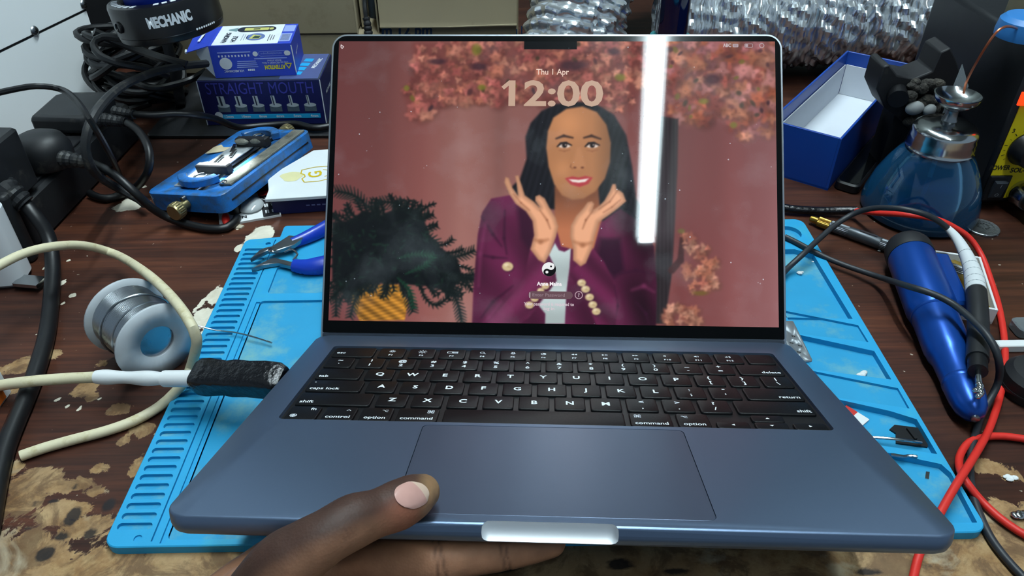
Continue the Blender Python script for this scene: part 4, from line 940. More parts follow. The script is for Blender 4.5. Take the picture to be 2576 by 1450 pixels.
# things standing on the station
_p = at(2572, 92, STH); o = empty('plastic_dome', 'blue plastic dome lying on the soldering station at the right edge', 'dome', _p)
obj('shell', MB().lathe([(.021, 0), (.0215, .004), (.0205, .013), (.017, .0165), (.0001, .0175)], 28), mat('sky_blue_plastic', '#2f74b6', .4), o)
_p = at(2592, 55, STH); o = obj('wooden_block', MB().box((0, 0, .012), (.034, .034, .024), bev=.003, r=.006), mat('dull_brass', '#6d6650', .5, metal=.3, var=.2), M=T(_p)); tag(o, 'dull olive block on the station behind the blue dome', 'block')
cable('copper_wire', 'thin twisted copper wire arching from the pump dish to the station', [at(2424, 235, .1075), at(2432, 205, .119), at(2452, 165, .136), at(2480, 118, .153), at(2506, 82, .164), at(2530, 67, .167), at(2554, 70, .160), at(2563, 78, STH + .0015)], .0010, mat('copper', '#b4694a', .35, metal=.8), 'wire', .003, 6)
# ---- coin
M_coin = mat('nickel_coin', '#8c9296', .35, metal=.9, var=.3, scale=300, bump=.5, bscale=600)
_p = at(2470, 576); o = empty('coin', 'round silver coin on the wood beside the blue bottle', 'coin', _p)
obj('disc', MB().lathe([(.0132, 0), (.0136, .0004), (.0136, .0018), (.0130, .0022), (.0120, .0020), (.0001, .0020)], 40), M_coin, o); obj('relief', join(ring2(0, 0, .0095, .0008, 24), ring2(.001, .001, .0045, .0014, 12), line2([(-.004, -.005), (.004, -.004)], .0016)), M_coin, o, T((0, 0, .0022)), smooth=False)
lump('crumb', 'tiny solder crumb on the wood touching the silver coin', 2509, 594, 0, .0014, M_steel, seed=9)

# ---- precision screwdriver
def screwdriver():
    a, b = at(2036, 549, .0052), at(2262, 630, .0052); L_ = (b - a).length + .062
    M = frame(a, b - a) @ Ry(math.pi / 2)
    r = empty('precision_screwdriver', 'grey precision screwdriver with brass collar lying right of the mat', 'screwdriver', M=M)
    M_br = mat('brass', '#b08a3c', .3, metal=.9, var=.08); M_gr = mat('grey_anodised', '#5b6065', .38, metal=.7, var=.06)
    obj('brass_tip', MB().lathe([(.0006, 0), (.0026, .0012), (.0030, .004), (.0030, .0075), (.0036, .008)], 20), M_br, r)
    def knurl(z0, z1, r0, m, name, n=24):
        loop = [((r0 + (.0003 if k % 2 else 0)) * math.cos(2 * math.pi * k / (2 * n)), (r0 + (.0003 if k % 2 else 0)) * math.sin(2 * math.pi * k / (2 * n))) for k in range(2 * n)]
        obj(name, MB().prism(loop, z0, z1, bev=.0003), m, r, smooth=False)
    knurl(.0080, .0185, .0040, M_br, 'brass_collar'); knurl(.0190, .0345, .0044, M_gr, 'knurled_grip')
    obj('shaft', MB().lathe([(.0040, .0185), (.0046, .0345), (.0050, .0355), (.0050, .0600), (.0046, .061)], 28), M_gr, r)
    knurl(.0610, L_ - .012, .0046, M_gr, 'knurled_end'); obj('swivel_cap', MB().lathe([(.0048, L_ - .0118), (.0050, L_ - .011), (.0050, L_ - .002), (.004, L_)], 24), M_gr, r)
    obj('clip', MB().box((-.0052, 0, .050), (.0008, .0022, .014)), M_steel, r)
screwdriver()
# ---- blue anodised pen grinder
def pen():
    a, b = at(2288, 640, .0178), at(2452, 1050, .0118); d = b - a; L_ = d.length
    M = frame(a, d) @ Ry(math.pi / 2)
    M_bl = mat('blue_anodised', '#1549a0', .30, metal=.55, var=.05, spec=.6)
    r = empty('blue_pen_tool', 'thick blue anodised pen tool with black end cap lying on the wood', 'tool', M=M)
    obj('end_cap', MB().lathe([(.0001, -.012), (.012, -.0118), (.0155, -.010), (.0172, -.006), (.0176, .004), (.0172, .006)], 36), M_blk_m, r)
    q = L_ / .178
    prof = [(.0168, .006), (.0170, .008), (.0170, .070 * q), (.0164, .0735 * q), (.0152, .076 * q), (.0150, .079 * q), (.0148, .112 * q), (.0142, .115 * q), (.0140, .119 * q), (.0130, .122 * q), (.0122, .126 * q), (.0112, .146 * q), (.0114, .152 * q), (.0108, .162 * q), (.0094, .170 * q), (.0064, .176 * q), (.0025, .1785 * q)]
    obj('barrel', MB().lathe(prof, 40), M_bl, r)
    obj('flat_grip', MB().box((-.003, .0165, .040 * q), (.0135, .0150, .064 * q), r=.003, bev=.0022), M_bl, r)
    obj('trim_ring', MB().lathe([(.0153, .0775 * q), (.0156, .078 * q), (.0156, .0795 * q), (.0150, .080 * q)], 36), M_bl, r); obj('nose_ring', MB().lathe([(.0112, .146 * q), (.0117, .147 * q), (.0117, .149 * q), (.0112, .150 * q)], 36), M_bl, r)
    obj('nozzle', MB().lathe([(.0026, .1780 * q), (.0026, .1800 * q), (.0018, .1805 * q)], 16), M_steel, r)
pen()
# ---- white tray of amber flux
def flux_tray():
    a, b, c = at(2483, 806, 0), at(2522, 768, .012), at(2412, 665, .012)
    h = .0135; p0 = at(2512, 780, h); p1 = at(2468, 640 + 6, h); p2 = at(2376, 668, h)
    ax = (p1 - p0); L_ = ax.length; W_ = .036
    M = frame((p0.x, p0.y, 0), ax) @ T((L_ / 2, W_ / 2, 0)); t = .0018
    r = empty('flux_tray', 'small white plastic tray of amber flux beside the red cable', 'tray', M=M)
    obj('floor', MB().box((0, 0, .001), (L_, W_, .002)), M_white, r)
    for s in (-1, 1):
        obj('side_wall', MB().box((0, s * (W_ / 2 - t / 2), h / 2), (L_, t, h), bev=.0005), M_white, r); obj('end_wall', MB().box((s * (L_ / 2 - t / 2), 0, h / 2), (t, W_ - 2 * t, h), bev=.0005), M_white, r)
    mb = MB(); n = 9
    g = [[(-L_ / 2 + t + (L_ - 2 * t) * i / (n - 1), -W_ / 2 + t + (W_ - 2 * t) * j / (n - 1), .0065 + .0022 * math.sin(i * 2.1 + j) * math.cos(j * 1.7)) for j in range(n)] for i in range(n)]
    mb.add([p for q in g for p in q], [(i * n + j, (i + 1) * n + j, (i + 1) * n + j + 1, i * n + j + 1) for i in range(n - 1) for j in range(n - 1)])
    f = obj('flux', mb, mat('amber_flux', '#6e5a24', .25, var=.4, scale=60, spec=.6), r); tag(f, kind='stuff')
flux_tray()
# ---- test leads and cables on the right
M_dk = mat('dark_grey_rubber', '#22252a', .5, var=.1); M_bkc = mat('black_rubber', '#0c0d10', .42, var=.15, scale=60)
R_C = .0023
def lead(name, label, pts, m, r=R_C): return cable(name, label, pts, r, m, 'cable', .004, 10)
# red lead from the taped splice, over the bench and under the laptop
r_ = empty('test_lead', 'red test lead with black taped end running down past the white probe', 'cable', at(2160, 531, .004))
_o = r_.location
def part_tube(name, par, pts, r, m, n=10): return obj(name, MB().tube([Vector(p) - par.location for p in spline(pts, .004)], r, n), m, par)
part_tube('red_wire', r_, [at(2150, 530, .009), at(2200, 536, .020), at(2285, 541, .033), at(2355, 552, .031), at(2402, 573, .026), at(2440, 600, .019), at(2470, 645, .010), at(2492, 705, .005), at(2512, 770, .0035), at(2526, 850, .0028), at(2527, 930, .0028), at(2512, 1010, .0028), at(2486, 1085, .0050), at(2450, 1150, .0110), at(2415, 1205, .0130), at(2385, 1255, .012), at(2355, 1310, .010), at(2325, 1365, .006), at(2308, 1410, .003), at(2295, 1470, .0026), at(2290, 1520, .0026)], R_C, M_red)
part_tube('taped_end', r_, [at(1960, 521, .006), at(2000, 527, .0055), at(2060, 531, .0052), at(2110, 530, .0065), at(2156, 530, .0058)], [.0036] * 8 + [.0034] * 40, M_bkc) if False else part_tube('taped_end', r_, [at(1960, 521, .006), at(2000, 527, .0055), at(2060, 531, .0052), at(2110, 530, .0065), at(2156, 530, .0092)], .0037, mat('black_tape', '#0e0f13', .22, var=.2, scale=150, bump=.5, bscale=250, dist=.002))
# black lead that ends in the white wrapped probe
r_ = empty('probe_lead', 'dark grey lead arching from the mat into the white wrapped probe', 'cable', at(2380, 575, .02))
part_tube('wire', r_, [at(1960, 700, .0085), at(1985, 672, .0085), at(2020, 640, .0150), at(2060, 602, .0170), at(2105, 564, .020), at(2150, 537, .027), at(2200, 524, .038), at(2260, 525, .048), at(2320, 537, .049), at(2360, 556, .043), at(2385, 576, .036)], R_C, M_dk)
M_wrap = mat('white_paper_wrap', '#c3c8cb', .75, var=.06, scale=90)
_ps = [at(2384, 574, .0362), at(2408, 602, .0335), at(2432, 646, .0305), at(2448, 690, .0300), at(2456, 735, .0330)]
_q = spline([p - r_.location for p in _ps], .003); _rr = [.0024 + .0042 * min(1, i / (len(_q) * .75)) ** .8 for i in range(len(_q))]
obj('white_wrap', MB().tube(_q, _rr, 16), M_wrap, r_)
for k in (int(len(_q) * .35), int(len(_q) * .52), int(len(_q) * .66), int(len(_q) * .8), int(len(_q) * .92)):
    t_ = (_q[k + 1] - _q[k - 1]).normalized(); obj('wrap_edge', MB().lathe([(_rr[k] + .00012, -.0002), (_rr[k] + .00018, 0), (_rr[k] + .00012, .0002)], 16, M=frame(_q[k], t_, (.3, .2, 1)) @ Ry(math.pi / 2)), mat('wrap_shadow_line', '#8b9499', .8), r_)
_ps = [at(2456, 735, .0330), at(2460, 790, .0325), at(2461, 850, .0308), at(2459, 905, .0308)]; _q = spline([p - r_.location for p in _ps], .004)
obj('black_sleeve', MB().tube(_q, .0066, 18), mat('black_heat_shrink', '#17191c', .5, var=.1), r_)
_ps = [at(2460, 880, .0308), at(2459, 905, .0308), at(2460, 935, .0310)]; obj('probe_collar', MB().tube(spline([p - r_.location for p in _ps], .003), .0056, 18), M_blk, r_)
_ps = [at(2460, 930, .0310), at(2462, 960, .0312), at(2466, 990, .0300)]; obj('probe_tip', MB().tube(spline([p - r_.location for p in _ps], .002), .0018, 12), M_chrome, r_)
mb = MB()
_rs = random.Random(5)
for k in range(7): p = at(2460 + _rs.uniform(-6, 8), 968 + k * 5, .0308 - k * .0002) - r_.location; mb.ball(tuple(p), .0022 * _rs.uniform(.7, 1.1), 8, 6)
obj('solder_blob', mb, M_chrome, r_)
# long dark lead from under the lid to the right and down
lead('dark_cable', 'dark grey cable crossing the blue pen tool and curving down right', [at(1975, 596, .0085), at(2000, 608, .0083), at(2045, 632, .0083), at(2100, 658, .0065), at(2160, 680, .0070), at(2220, 700, .012), at(2270, 716, .032), at(2310, 728, .0415), at(2350, 741, .0420), at(2395, 764, .041), at(2440, 800, .0430), at(2486, 848, .0440), at(2512, 905, .0350), at(2510, 965, .016), at(2472, 1040, .0040), at(2450, 1110, .0028), at(2440, 1170, .0026), at(2444, 1230, .0026), at(2462, 1290, .0026), at(2490, 1350, .0026), at(2530, 1405, .0026), at(2590, 1470, .0026)], M_dk)
lead('red_cable', 'loose red cable looping at the mat edge, lower right corner', [at(2610, 1112, .003), at(2565, 1103, .003), at(2520, 1098, .003), at(2478, 1100, .003), at(2440, 1112, .003), at(2418, 1140, .003), at(2412, 1165, .004), at(2420, 1195, .0088), at(2440, 1226, .0070), at(2470, 1262, .003), at(2510, 1300, .003), at(2560, 1336, .003), at(2620, 1370, .003)], M_red)
# ---- clear plastic clip piece and black round knob at the right edge
o = empty('clear_spool_end', 'clear plastic piece with a steel rim at the right edge', 'scrap', at(2560, 850, 0))
obj('clear_block', MB().box((.008, .006, .004), (.018, .016, .008), r=.004, bev=.001), mat('clear_acrylic', '#aab4ba', .15, trans=.7), o); obj('steel_rim', MB().box((-.006, -.012, .003), (.034, .007, .006), bev=.0006), M_white, o); obj('screw', MB().lathe([(.0018, .008), (.0018, .0105), (.0001, .0108)], 10, M=T((.006, .004, 0))), M_steel, o)
o = empty('black_puck', 'round matte black puck at the right edge below the clear piece', 'puck', at(2592, 985, 0))
obj('body', MB().lathe([(.019, 0), (.020, .003), (.0195, .014), (.016, .018), (.0001, .019)], 32), M_blk_m, o); obj('rim', MB().lathe([(.0202, .004), (.0206, .0055), (.0202, .007)], 32), M_blk, o)
lump('foil_scrap', 'crumpled silver foil scrap on worn wood, lower right', 2563, 1300, 0, .0060, M_chrome, seed=12, flat=.5)
lump('foil_scrap', 'crumpled foil bit on the bench below the red cable bend', 2540, 1205, 0, .0040, M_white_fl, seed=14, flat=.4)

# ================================================================== left side of the bench
# ---- white sheet-metal cabinet
def cabinet():
    M_w = mat('white_powder_coat', '#f0f5f7', .45, var=.03, scale=12, bump=.04, bscale=900)
    a = at(0, 390); b = at(278, 215); d = (b - a).normalized(); hs = .0890
    M = frame(b, -d)            # x runs towards the viewer along the panel, y to the cabinet inside
    r = empty('metal_cabinet', 'white sheet-metal cabinet with screws at the upper left', 'cabinet', M=M)
    L_, D_, H_ = .36, .34, .40
    # side panels run along local x, cabinet body lies on the far (left) side
    s = -1 if (M.to_3x3() @ Vector((0, 1, 0))).x > 0 else 1
    obj('body', MB().box((L_ / 2, s * D_ / 2 + s * .003, H_ / 2), (L_, D_, H_)), M_w, r)
    obj('lower_panel', MB().box((L_ / 2, 0, hs / 2 - .0004), (L_, .0022, hs - .0008), bev=.0005), M_w, r)
    obj('upper_panel', MB().box((L_ / 2, 0, (hs + H_) / 2 + .0004), (L_, .0022, H_ - hs - .0008), bev=.0005), M_w, r)
    obj('seam_strip', MB().box((L_ / 2, s * -.0006, hs), (L_, .0014, .0016)), M_blk, r)
    Mi = M.inverted()
    for u, v in ((83, 77), (207, 10)):
        o = Mi @ Vector(CAM); dd = Mi.to_3x3() @ Vector(ray(u, v)); q = o + dd * ((0 - o.y) / dd.y)
        k = obj('screw', MB().lathe([(.0046, 0), (.0050, .0008), (.0042, .0022), (.0024, .0030), (.0001, .0031)], 18), M_steel, r, T((q.x, -s * .0011, q.z)) @ Rx(math.radians(90) * s))
        obj('slot', MB().box((0, 0, .0031), (.0050, .0009, .0003)).box((0, 0, .0031), (.0009, .0050, .0003)), M_blk, k)
cabinet()
# ---- black power strip with plugs
M_dust = mat('dusty_black_plastic', '#15171a', .5, var=.3, scale=50, dirt='#4b4944', dirt_amt=.12, dscale=35)
S0 = at(354, 350); S1 = at(140, 580)
SD = (S1 - S0).normalized(); SH = .040
SM = frame(S0, SD)              # x towards the viewer, y to the right (bench centre)
_sy = -1 if (SM.to_3x3() @ Vector((0, 1, 0))).x > 0 else 1
def sL(x, y, z): return (x, _sy * y, z)
def strip():
    r = empty('power_strip', 'long black power strip along the left of the bench holding several plugs', 'power strip', M=SM)
    L_, W_ = .204, .064
    obj('housing', MB().box(sL(L_ / 2 - .002, W_ / 2, SH / 2), (L_, W_, SH), r=.006, bev=.003), M_dust, r)
    for k in range(3):
        x = .040 + .062 * k
        f = obj('socket', MB().prism(rr(.046, .050, .004, 5), 0, .0022, bev=.0006), M_blk_m, r, T(sL(x, .032, SH)))
        for dx, dy, w, h in ((0, -.013, .008, .004), (-.011, .009, .004, .0075), (.011, .009, .004, .0075)): obj('pin_slot', MB().box((dx, dy, .0023), (w, h, .0004)), M_black_gl, f)
        obj('rocker', MB().box(sL(x + .031, .032, SH + .0010), (.010, .018, .003), bev=.001), M_blk, r)
    return r
strip()
def on_strip(x, y, z=0.0): return SM @ Vector(sL(x, y, SH + .0026 + z))
def relief(par, pts, r0, m):
    """ribbed strain relief along points (world), tapering"""
    P = spline([Vector(p) - par.location for p in pts], .0016); n = len(P); rad = [r0 * (1 - .32 * i / n) * (1.0 if i % 3 else .80) for i in range(n)]
    return obj('strain_relief', MB().tube(P, rad, 14), m, par, smooth=False)
def plug_thing(name, label, c, pts_relief, pts_cord, rc, body, m=None, group=None, cordm=None):
    r = empty(name, label, 'plug', c, group=group)
    obj('body', body, m or M_dust, r, bevel=.002)
    if pts_relief: relief(r, pts_relief, rc * 2.1, M_dust)
    if pts_cord: obj('cord', MB().tube(spline([Vector(p) - r.location for p in pts_cord], .005), rc, 10), cordm or M_bkc, r)
    return r
# tall black adapter standing on the strip
def adapter():
    M = SM @ T(sL(.191, .028, SH + .0036))
    r = empty('black_adapter', 'tall square black power adapter standing on the strip at the left edge', 'adapter', M=M)
    obj('body', MB().box((0, 0, .026), (.042, .058, .050), r=.004, bev=.0022), M_dust, r)
    obj('stud', MB().lathe([(.0042, .060), (.0044, .0608), (.003, .061), (.0028, .0604), (.0001, .0604)], 16, M=T((-.004, _sy * .006, -.0096))), M_blk_m, r)
    obj('pin_base', MB().box((-.012, 0, .0006), (.018, .03, .0012)), M_blk, r)
adapter()
# round plug with ribbed relief, cord to the loop beside the blue fixture
c = at(122, 415, SH + .0034); 
plug_thing('round_plug', 'rounded black mains plug at the strip front with a cable over the fixture', c,
    [at(158, 400, SH + .016), at(178, 402, SH + .017), at(205, 406, SH + .016), at(232, 411, SH + .014)],
    [at(228, 410, SH + .0145), at(262, 424, SH + .012), at(300, 450, .048), at(340, 485, .038), at(380, 522, .022), at(425, 549, .0080), at(480, 567, .0045), at(530, 576, .0042), at(570, 573, .0042), at(592, 556, .0042), at(597, 547, .0042)], .0036,
    MB().loft([[(x * .024 * k, y * .021 * k, z) for x, y in circ(1, 24)] for z, k in ((0, .9), (.004, 1), (.018, 1), (.026, .82), (.030, .45))], 0, T((0, 0, 0))))
# wide flat plug at the back of the strip with two cords
c = SM @ Vector(sL(.048, .024, SH + .0034))
_w = plug_thing('wide_plug', 'wide flat black plug block at the back of the power strip', c, None, None, .003,
    MB().prism([(-.030, -.030), (.018, -.034), (.028, -.024), (.028, .018), (.020, .028), (-.022, .028), (-.030, .020)], 0, .018, bev=.003))
relief(_w, [at(246, 300, .060), at(274, 302, .060), at(298, 305, .060), at(316, 308, .059)], .0068, M_dust); relief(_w, [at(288, 280, .060), at(312, 284, .060), at(338, 288, .060)], .0062, M_dust)
obj('cord', MB().tube(spline([p - _w.location for p in (at(312, 307, .059), at(335, 318, .058), at(360, 345, .052), at(376, 385, .044), at(374, 425, .032), at(358, 455, .018), at(338, 474, .008), at(300, 492, .0042), at(268, 500, .0042), at(240, 494, .0042), at(226, 486, .0042))], .005), .0036, 10), M_bkc, _w)
obj('cord', MB().tube(spline([p - _w.location for p in (at(334, 287, .060), at(380, 290, .058), at(440, 286, .056), at(500, 290, .050), at(545, 300, .034), at(598, 320, .013), at(660, 316, .0088), at(740, 311, .0088), at(790, 322, .0088), at(835, 316, .0088))], .005), .0034, 10), M_bkc, _w)
# front plug with the thick cable running off the near left
c = Vector((-.420, .2768, 0))
plug_thing('front_plug', 'black plug under the white charger with a thick cable running to the front', c,
    [at(6, 474, .058), at(24, 485, .057), at(44, 499, .053), at(64, 514, .048)],
    [at(60, 511, .0485), at(90, 545, .040), at(115, 580, .029), at(128, 620, .019), at(133, 680, .011), at(128, 760, .0062), at(118, 840, .0056), at(96, 920, .0056), at(66, 1000, .0056), at(36, 1070, .0056), at(10, 1140, .0056), at(-10, 1230, .0056), at(-30, 1340, .0056)], .0056,
    MB().box((0, 0, .031), (.036, .012, .062), r=.004, bev=.002))
# white charger
def charger():
    Mx = T((-.3925, .226, 0)) @ Rz(math.radians(8))
    r = empty('white_charger', 'white rounded charger brick standing at the left edge', 'charger', M=Mx)
    obj('body', MB().prism(rr(.044, .030, .010, 9), 0, .066, bev=.004), mat('glossy_white_plastic', '#d4d8dc', .22, var=.02, spec=.5), r, T((-.022, .0265, 0)))
    obj('prong', MB().box((.006, .012, .006), (.020, .012, .003), rot=-.3), M_chrome, r)
    return r
charger()
# thin black cable arching over the strip
cable('thin_black_cable', 'thin black cable arching over the power strip from the left edge', [at(-30, 240, .12), at(30, 226, .122), at(90, 217, .124), at(150, 224, .118), at(190, 250, .119), at(225, 300, .113), at(255, 350, .092), at(278, 392, .066), at(292, 420, .040), at(300, 440, .022), at(305, 455, .010), at(311, 467, .0035)], .0025, M_bkc)
cable('dusty_cable', 'dusty black cable looping down in front of the power strip, left', [at(520, 160, .075), at(470, 165, .082), at(400, 178, .086), at(330, 205, .094), at(280, 238, .100), at(240, 285, .100), at(220, 330, .092), at(215, 375, .080), at(226, 415, .066), at(250, 445, .045), at(290, 470, .024), at(325, 489, .0150), at(350, 502, .0130), at(364, 514, .0120)], .0038, mat('dusty_rubber', '#1d1f22', .6, dirt='#57544c', dirt_amt=.25, dscale=60))
# coil of black cables heaped behind the strip
def coil():
    rs = random.Random(21); c = Vector((-.428, .585, 0)); r = empty('cable_bundle', 'tangled bundle of dusty black cables heaped behind the power strip', 'cables', c)
    for k in range(11):
        a0 = rs.uniform(0, 6.28); R = rs.uniform(.030, .046); pts = []; tx, ty = rs.uniform(-.45, .45), rs.uniform(-.3, .5); zc = .012 + .0062 * k; ox, oy = rs.uniform(-.006, .010), rs.uniform(-.008, .008)
        for j in range(26):
            a = a0 + j * .42; q = R * (1 + .18 * math.sin(2.3 * a + k)); x, y = ox + q * 1.0 * math.cos(a), oy + q * .85 * math.sin(a)
            pts.append((x, y, max(.0045, zc + tx * x + ty * y + .004 * math.sin(a * 1.7))))
        obj('loop', MB().tube(spline(pts, .006), rs.uniform(.0028, .0044), 8), (M_bkc, M_dust)[k % 2], r)
    obj('tie', MB().tube(spline([(.050, -.01, .085), (.054, -.02, .05), (.052, -.022, .012), (.046, -.012, .004)], .005), .006, 8, flat=.3), M_dust, r)
coil()
# a few single cables threading out of the heap
cable('loop_cable', 'black cable sweeping from the cable heap under the black lamp ring', [at(236, 80, .112), at(300, 108, .098), at(360, 130, .090), at(420, 150, .088), at(470, 163, .084)], .0042, M_bkc)
cable('heap_cable', 'black cable curling left out of the heap beside the white cabinet', [at(420, 190, .070), at(360, 170, .088), at(300, 160, .098), at(252, 140, .105), at(236, 112, .112), at(262, 92, .118), at(320, 100, .115)], .0036, M_dust)
cable('low_cable', 'black cable lying low between the heap and the cardboard box', [at(330, 206, .050), at(380, 222, .045), at(430, 215, .042), at(480, 200, .040), at(520, 178, .046)], .0036, M_bkc)
# ---- dark case standing behind the cable heap
o = empty('dark_case', 'dark grey equipment case standing behind the cable heap beside the white cabinet', 'case', (-.497, .745, 0)); obj('body', MB().box((0, 0, .085), (.10, .10, .17), r=.004, bev=.003), mat('dark_slate_case', '#262c33', .45, var=.15), o); obj('front_bezel', MB().box((0, -.0505, .085), (.09, .003, .15), bev=.001), M_blk_m, o)
# ---- black rubber sheet under the cartons
o = obj('rubber_sheet', MB().prism(rr(.36, .30, .006, 4), 0, .004, bev=.0008), mat('black_rubber_sheet', '#101216', .5, var=.3, scale=30, dirt='#3a3a3a', dirt_amt=.15, dscale=30), M=T((-.210, .643, 0)) @ Rz(-.02)); tag(o, 'black rubber sheet on the bench under the printed boxes and cartons', 'sheet')
# ---- cream charging cable: loop and magnetic connector
M_cream = mat('yellowed_cream_cable', '#cbc3a4', .55, var=.08, scale=300, dirt='#a89a6c', dirt_amt=.25, dscale=90)
cable('cream_cable', 'yellowed cream cable making a wide loop around the solder spool', [at(-40, 690, .056), at(0, 667, .056), at(60, 638, .054), at(130, 621, .048), at(210, 618, .034), at(290, 640, .018), at(360, 682, .046), at(420, 735, .056), at(468, 795, .062), at(494, 850, .052), at(490, 890, .034), at(480, 925, .020), at(468, 955, .0165), at(440, 988, .0085), at(400, 1024, .0040), at(340, 1058, .0038), at(270, 1084, .0038), at(180, 1108, .0038), at(110, 1128, .0038), at(52, 1148, .0038)], .0033, M_cream, n=12)
def charge_lead():
    r = empty('charge_lead', 'cream charging lead with white shrink tube and black taped plug in the laptop', 'cable', at(610, 950, .03))
    L_ = lambda pts: [Vector(p) - r.location for p in spline(pts, .004)]
    # port on the left flank of the laptop base
    q0 = LAPM @ Vector((-LW / 2 - .0015, lp(668, 958, -.006).y, -.0058)); tip = q0 + Vector((.006, 0, 0))
    pts = [at(-40, 978, .0115), at(20, 967, .0150), at(60, 962, .0172), at(110, 957, .0178), at(180, 952, .0175), at(246, 949, .0195)]; zc = q0.z
    obj('cord', MB().tube(L_(pts), .0036, 12), M_cream, r)
    w = [at(243, 949, .0195), at(300, 950, .0215), at(360, 952, .025), at(412, 953, .0285)]; P = L_(w)
    obj('white_tube', MB().tube(P, [.0044 + .0005 * math.sin(i * .9) for i in range(len(P))], 12), M_white, r)
    w2 = [at(414, 953, .0288), at(450, 953, .0310), at(496, 952, .0335)]; obj('white_sleeve', MB().tube(L_(w2), .0052, 14), M_white, r)
    a = at(494, 948, .0335) - r.location; b = q0 - r.location; d = b - a
    M = frame(a, d, (0, -.2, 1)); L2 = d.length
    rings = []
    for t, w_, h_ in ((0, .0085, .0075), (.05, .0098, .0088), (.14, .0102, .0092), (.34, .0092, .0086), (.44, .0100, .0090), (.60, .0096, .0088), (.78, .0100, .0090), (.94, .0096, .0082), (1, .0080, .0062)):
        rings.append([(t * L2, x, y) for x, y in rr(2 * w_, 2 * h_ * .9, .0035, 5)])
    obj('taped_plug', MB().loft(rings), mat('black_tape', '#0e0f13', .22), r, M)
charge_lead()
# ---- spool of solder wire lying on its side
def spool():
    M_pl = mat('milky_plastic', '#b9c0c6', .4, var=.06, trans=.15); M_sol = mat('solder_wire', '#a3a9af', .28, metal=1.0, var=.12, scale=60)
    R_ = .0272; w = .040; axd = Vector((.74, -.67, 0)).normalized(); c = at(393, 858, R_) - axd * (w / 2); M = frame((c.x, c.y, R_), axd) @ Ry(math.pi / 2)
    r = empty('solder_spool', 'spool of silver solder wire lying on its side inside the cable loop', 'spool', M=M)
    def flange(z0, z1, R_=R_):
        mb = MB(); ro, ri = circ(R_, 48), circ(.0115, 32); plate(mb, ro, [ri], z1); plate(mb, ro, [ri], z0)
        mb.loft([[(x, y, z0) for x, y in ro], [(x, y, z1) for x, y in ro]], 0, None, False, False); mb.loft([[(x, y, z0) for x, y in ri], [(x, y, z1) for x, y in ri]], 0, None, False, False)
        return obj('flange', mb, M_pl, r)
    flange(-w / 2 - .002, -w / 2); flange(w / 2, w / 2 + .002)
    obj('core', MB().loft([[(x, y, z) for x, y in circ(q, 32)] for q, z in ((.0115, -w / 2), (.0115, w / 2))], 0, None, False, False), M_pl, r)
    prof = []; n = 30
    for k in range(n):
        z = -w / 2 + .0006 + (w - .0012) * k / (n - 1); rb = .0222 if k < 20 else .0212
        for q in range(5): prof.append((rb + .0007 * math.sin(math.pi * q / 5), z + (w / n) * (q / 5 - .5)))
    prof = [(.0117, prof[0][1])] + prof + [(.0117, prof[-1][1])]
    wd_ = obj('solder_winding', MB().lathe(prof, 40), M_sol, r)
    obj('loose_turn', MB().tube([(.0238 * math.cos(a), .0238 * math.sin(a), -.004 + .003 * math.sin(a)) for a in [k * .2 for k in range(33)]], .0007, 6), M_sol, r)
    Mi = M.inverted()
    obj('loose_end', MB().tube([Mi @ p for p in spline([at(470, 815, .018), at(505, 822, .014), at(545, 832, .0105), at(585, 836, .0095), at(630, 846, .0085), at(684, 863, .0072)], .004)], .0006, 6), M_sol, r)
spool()
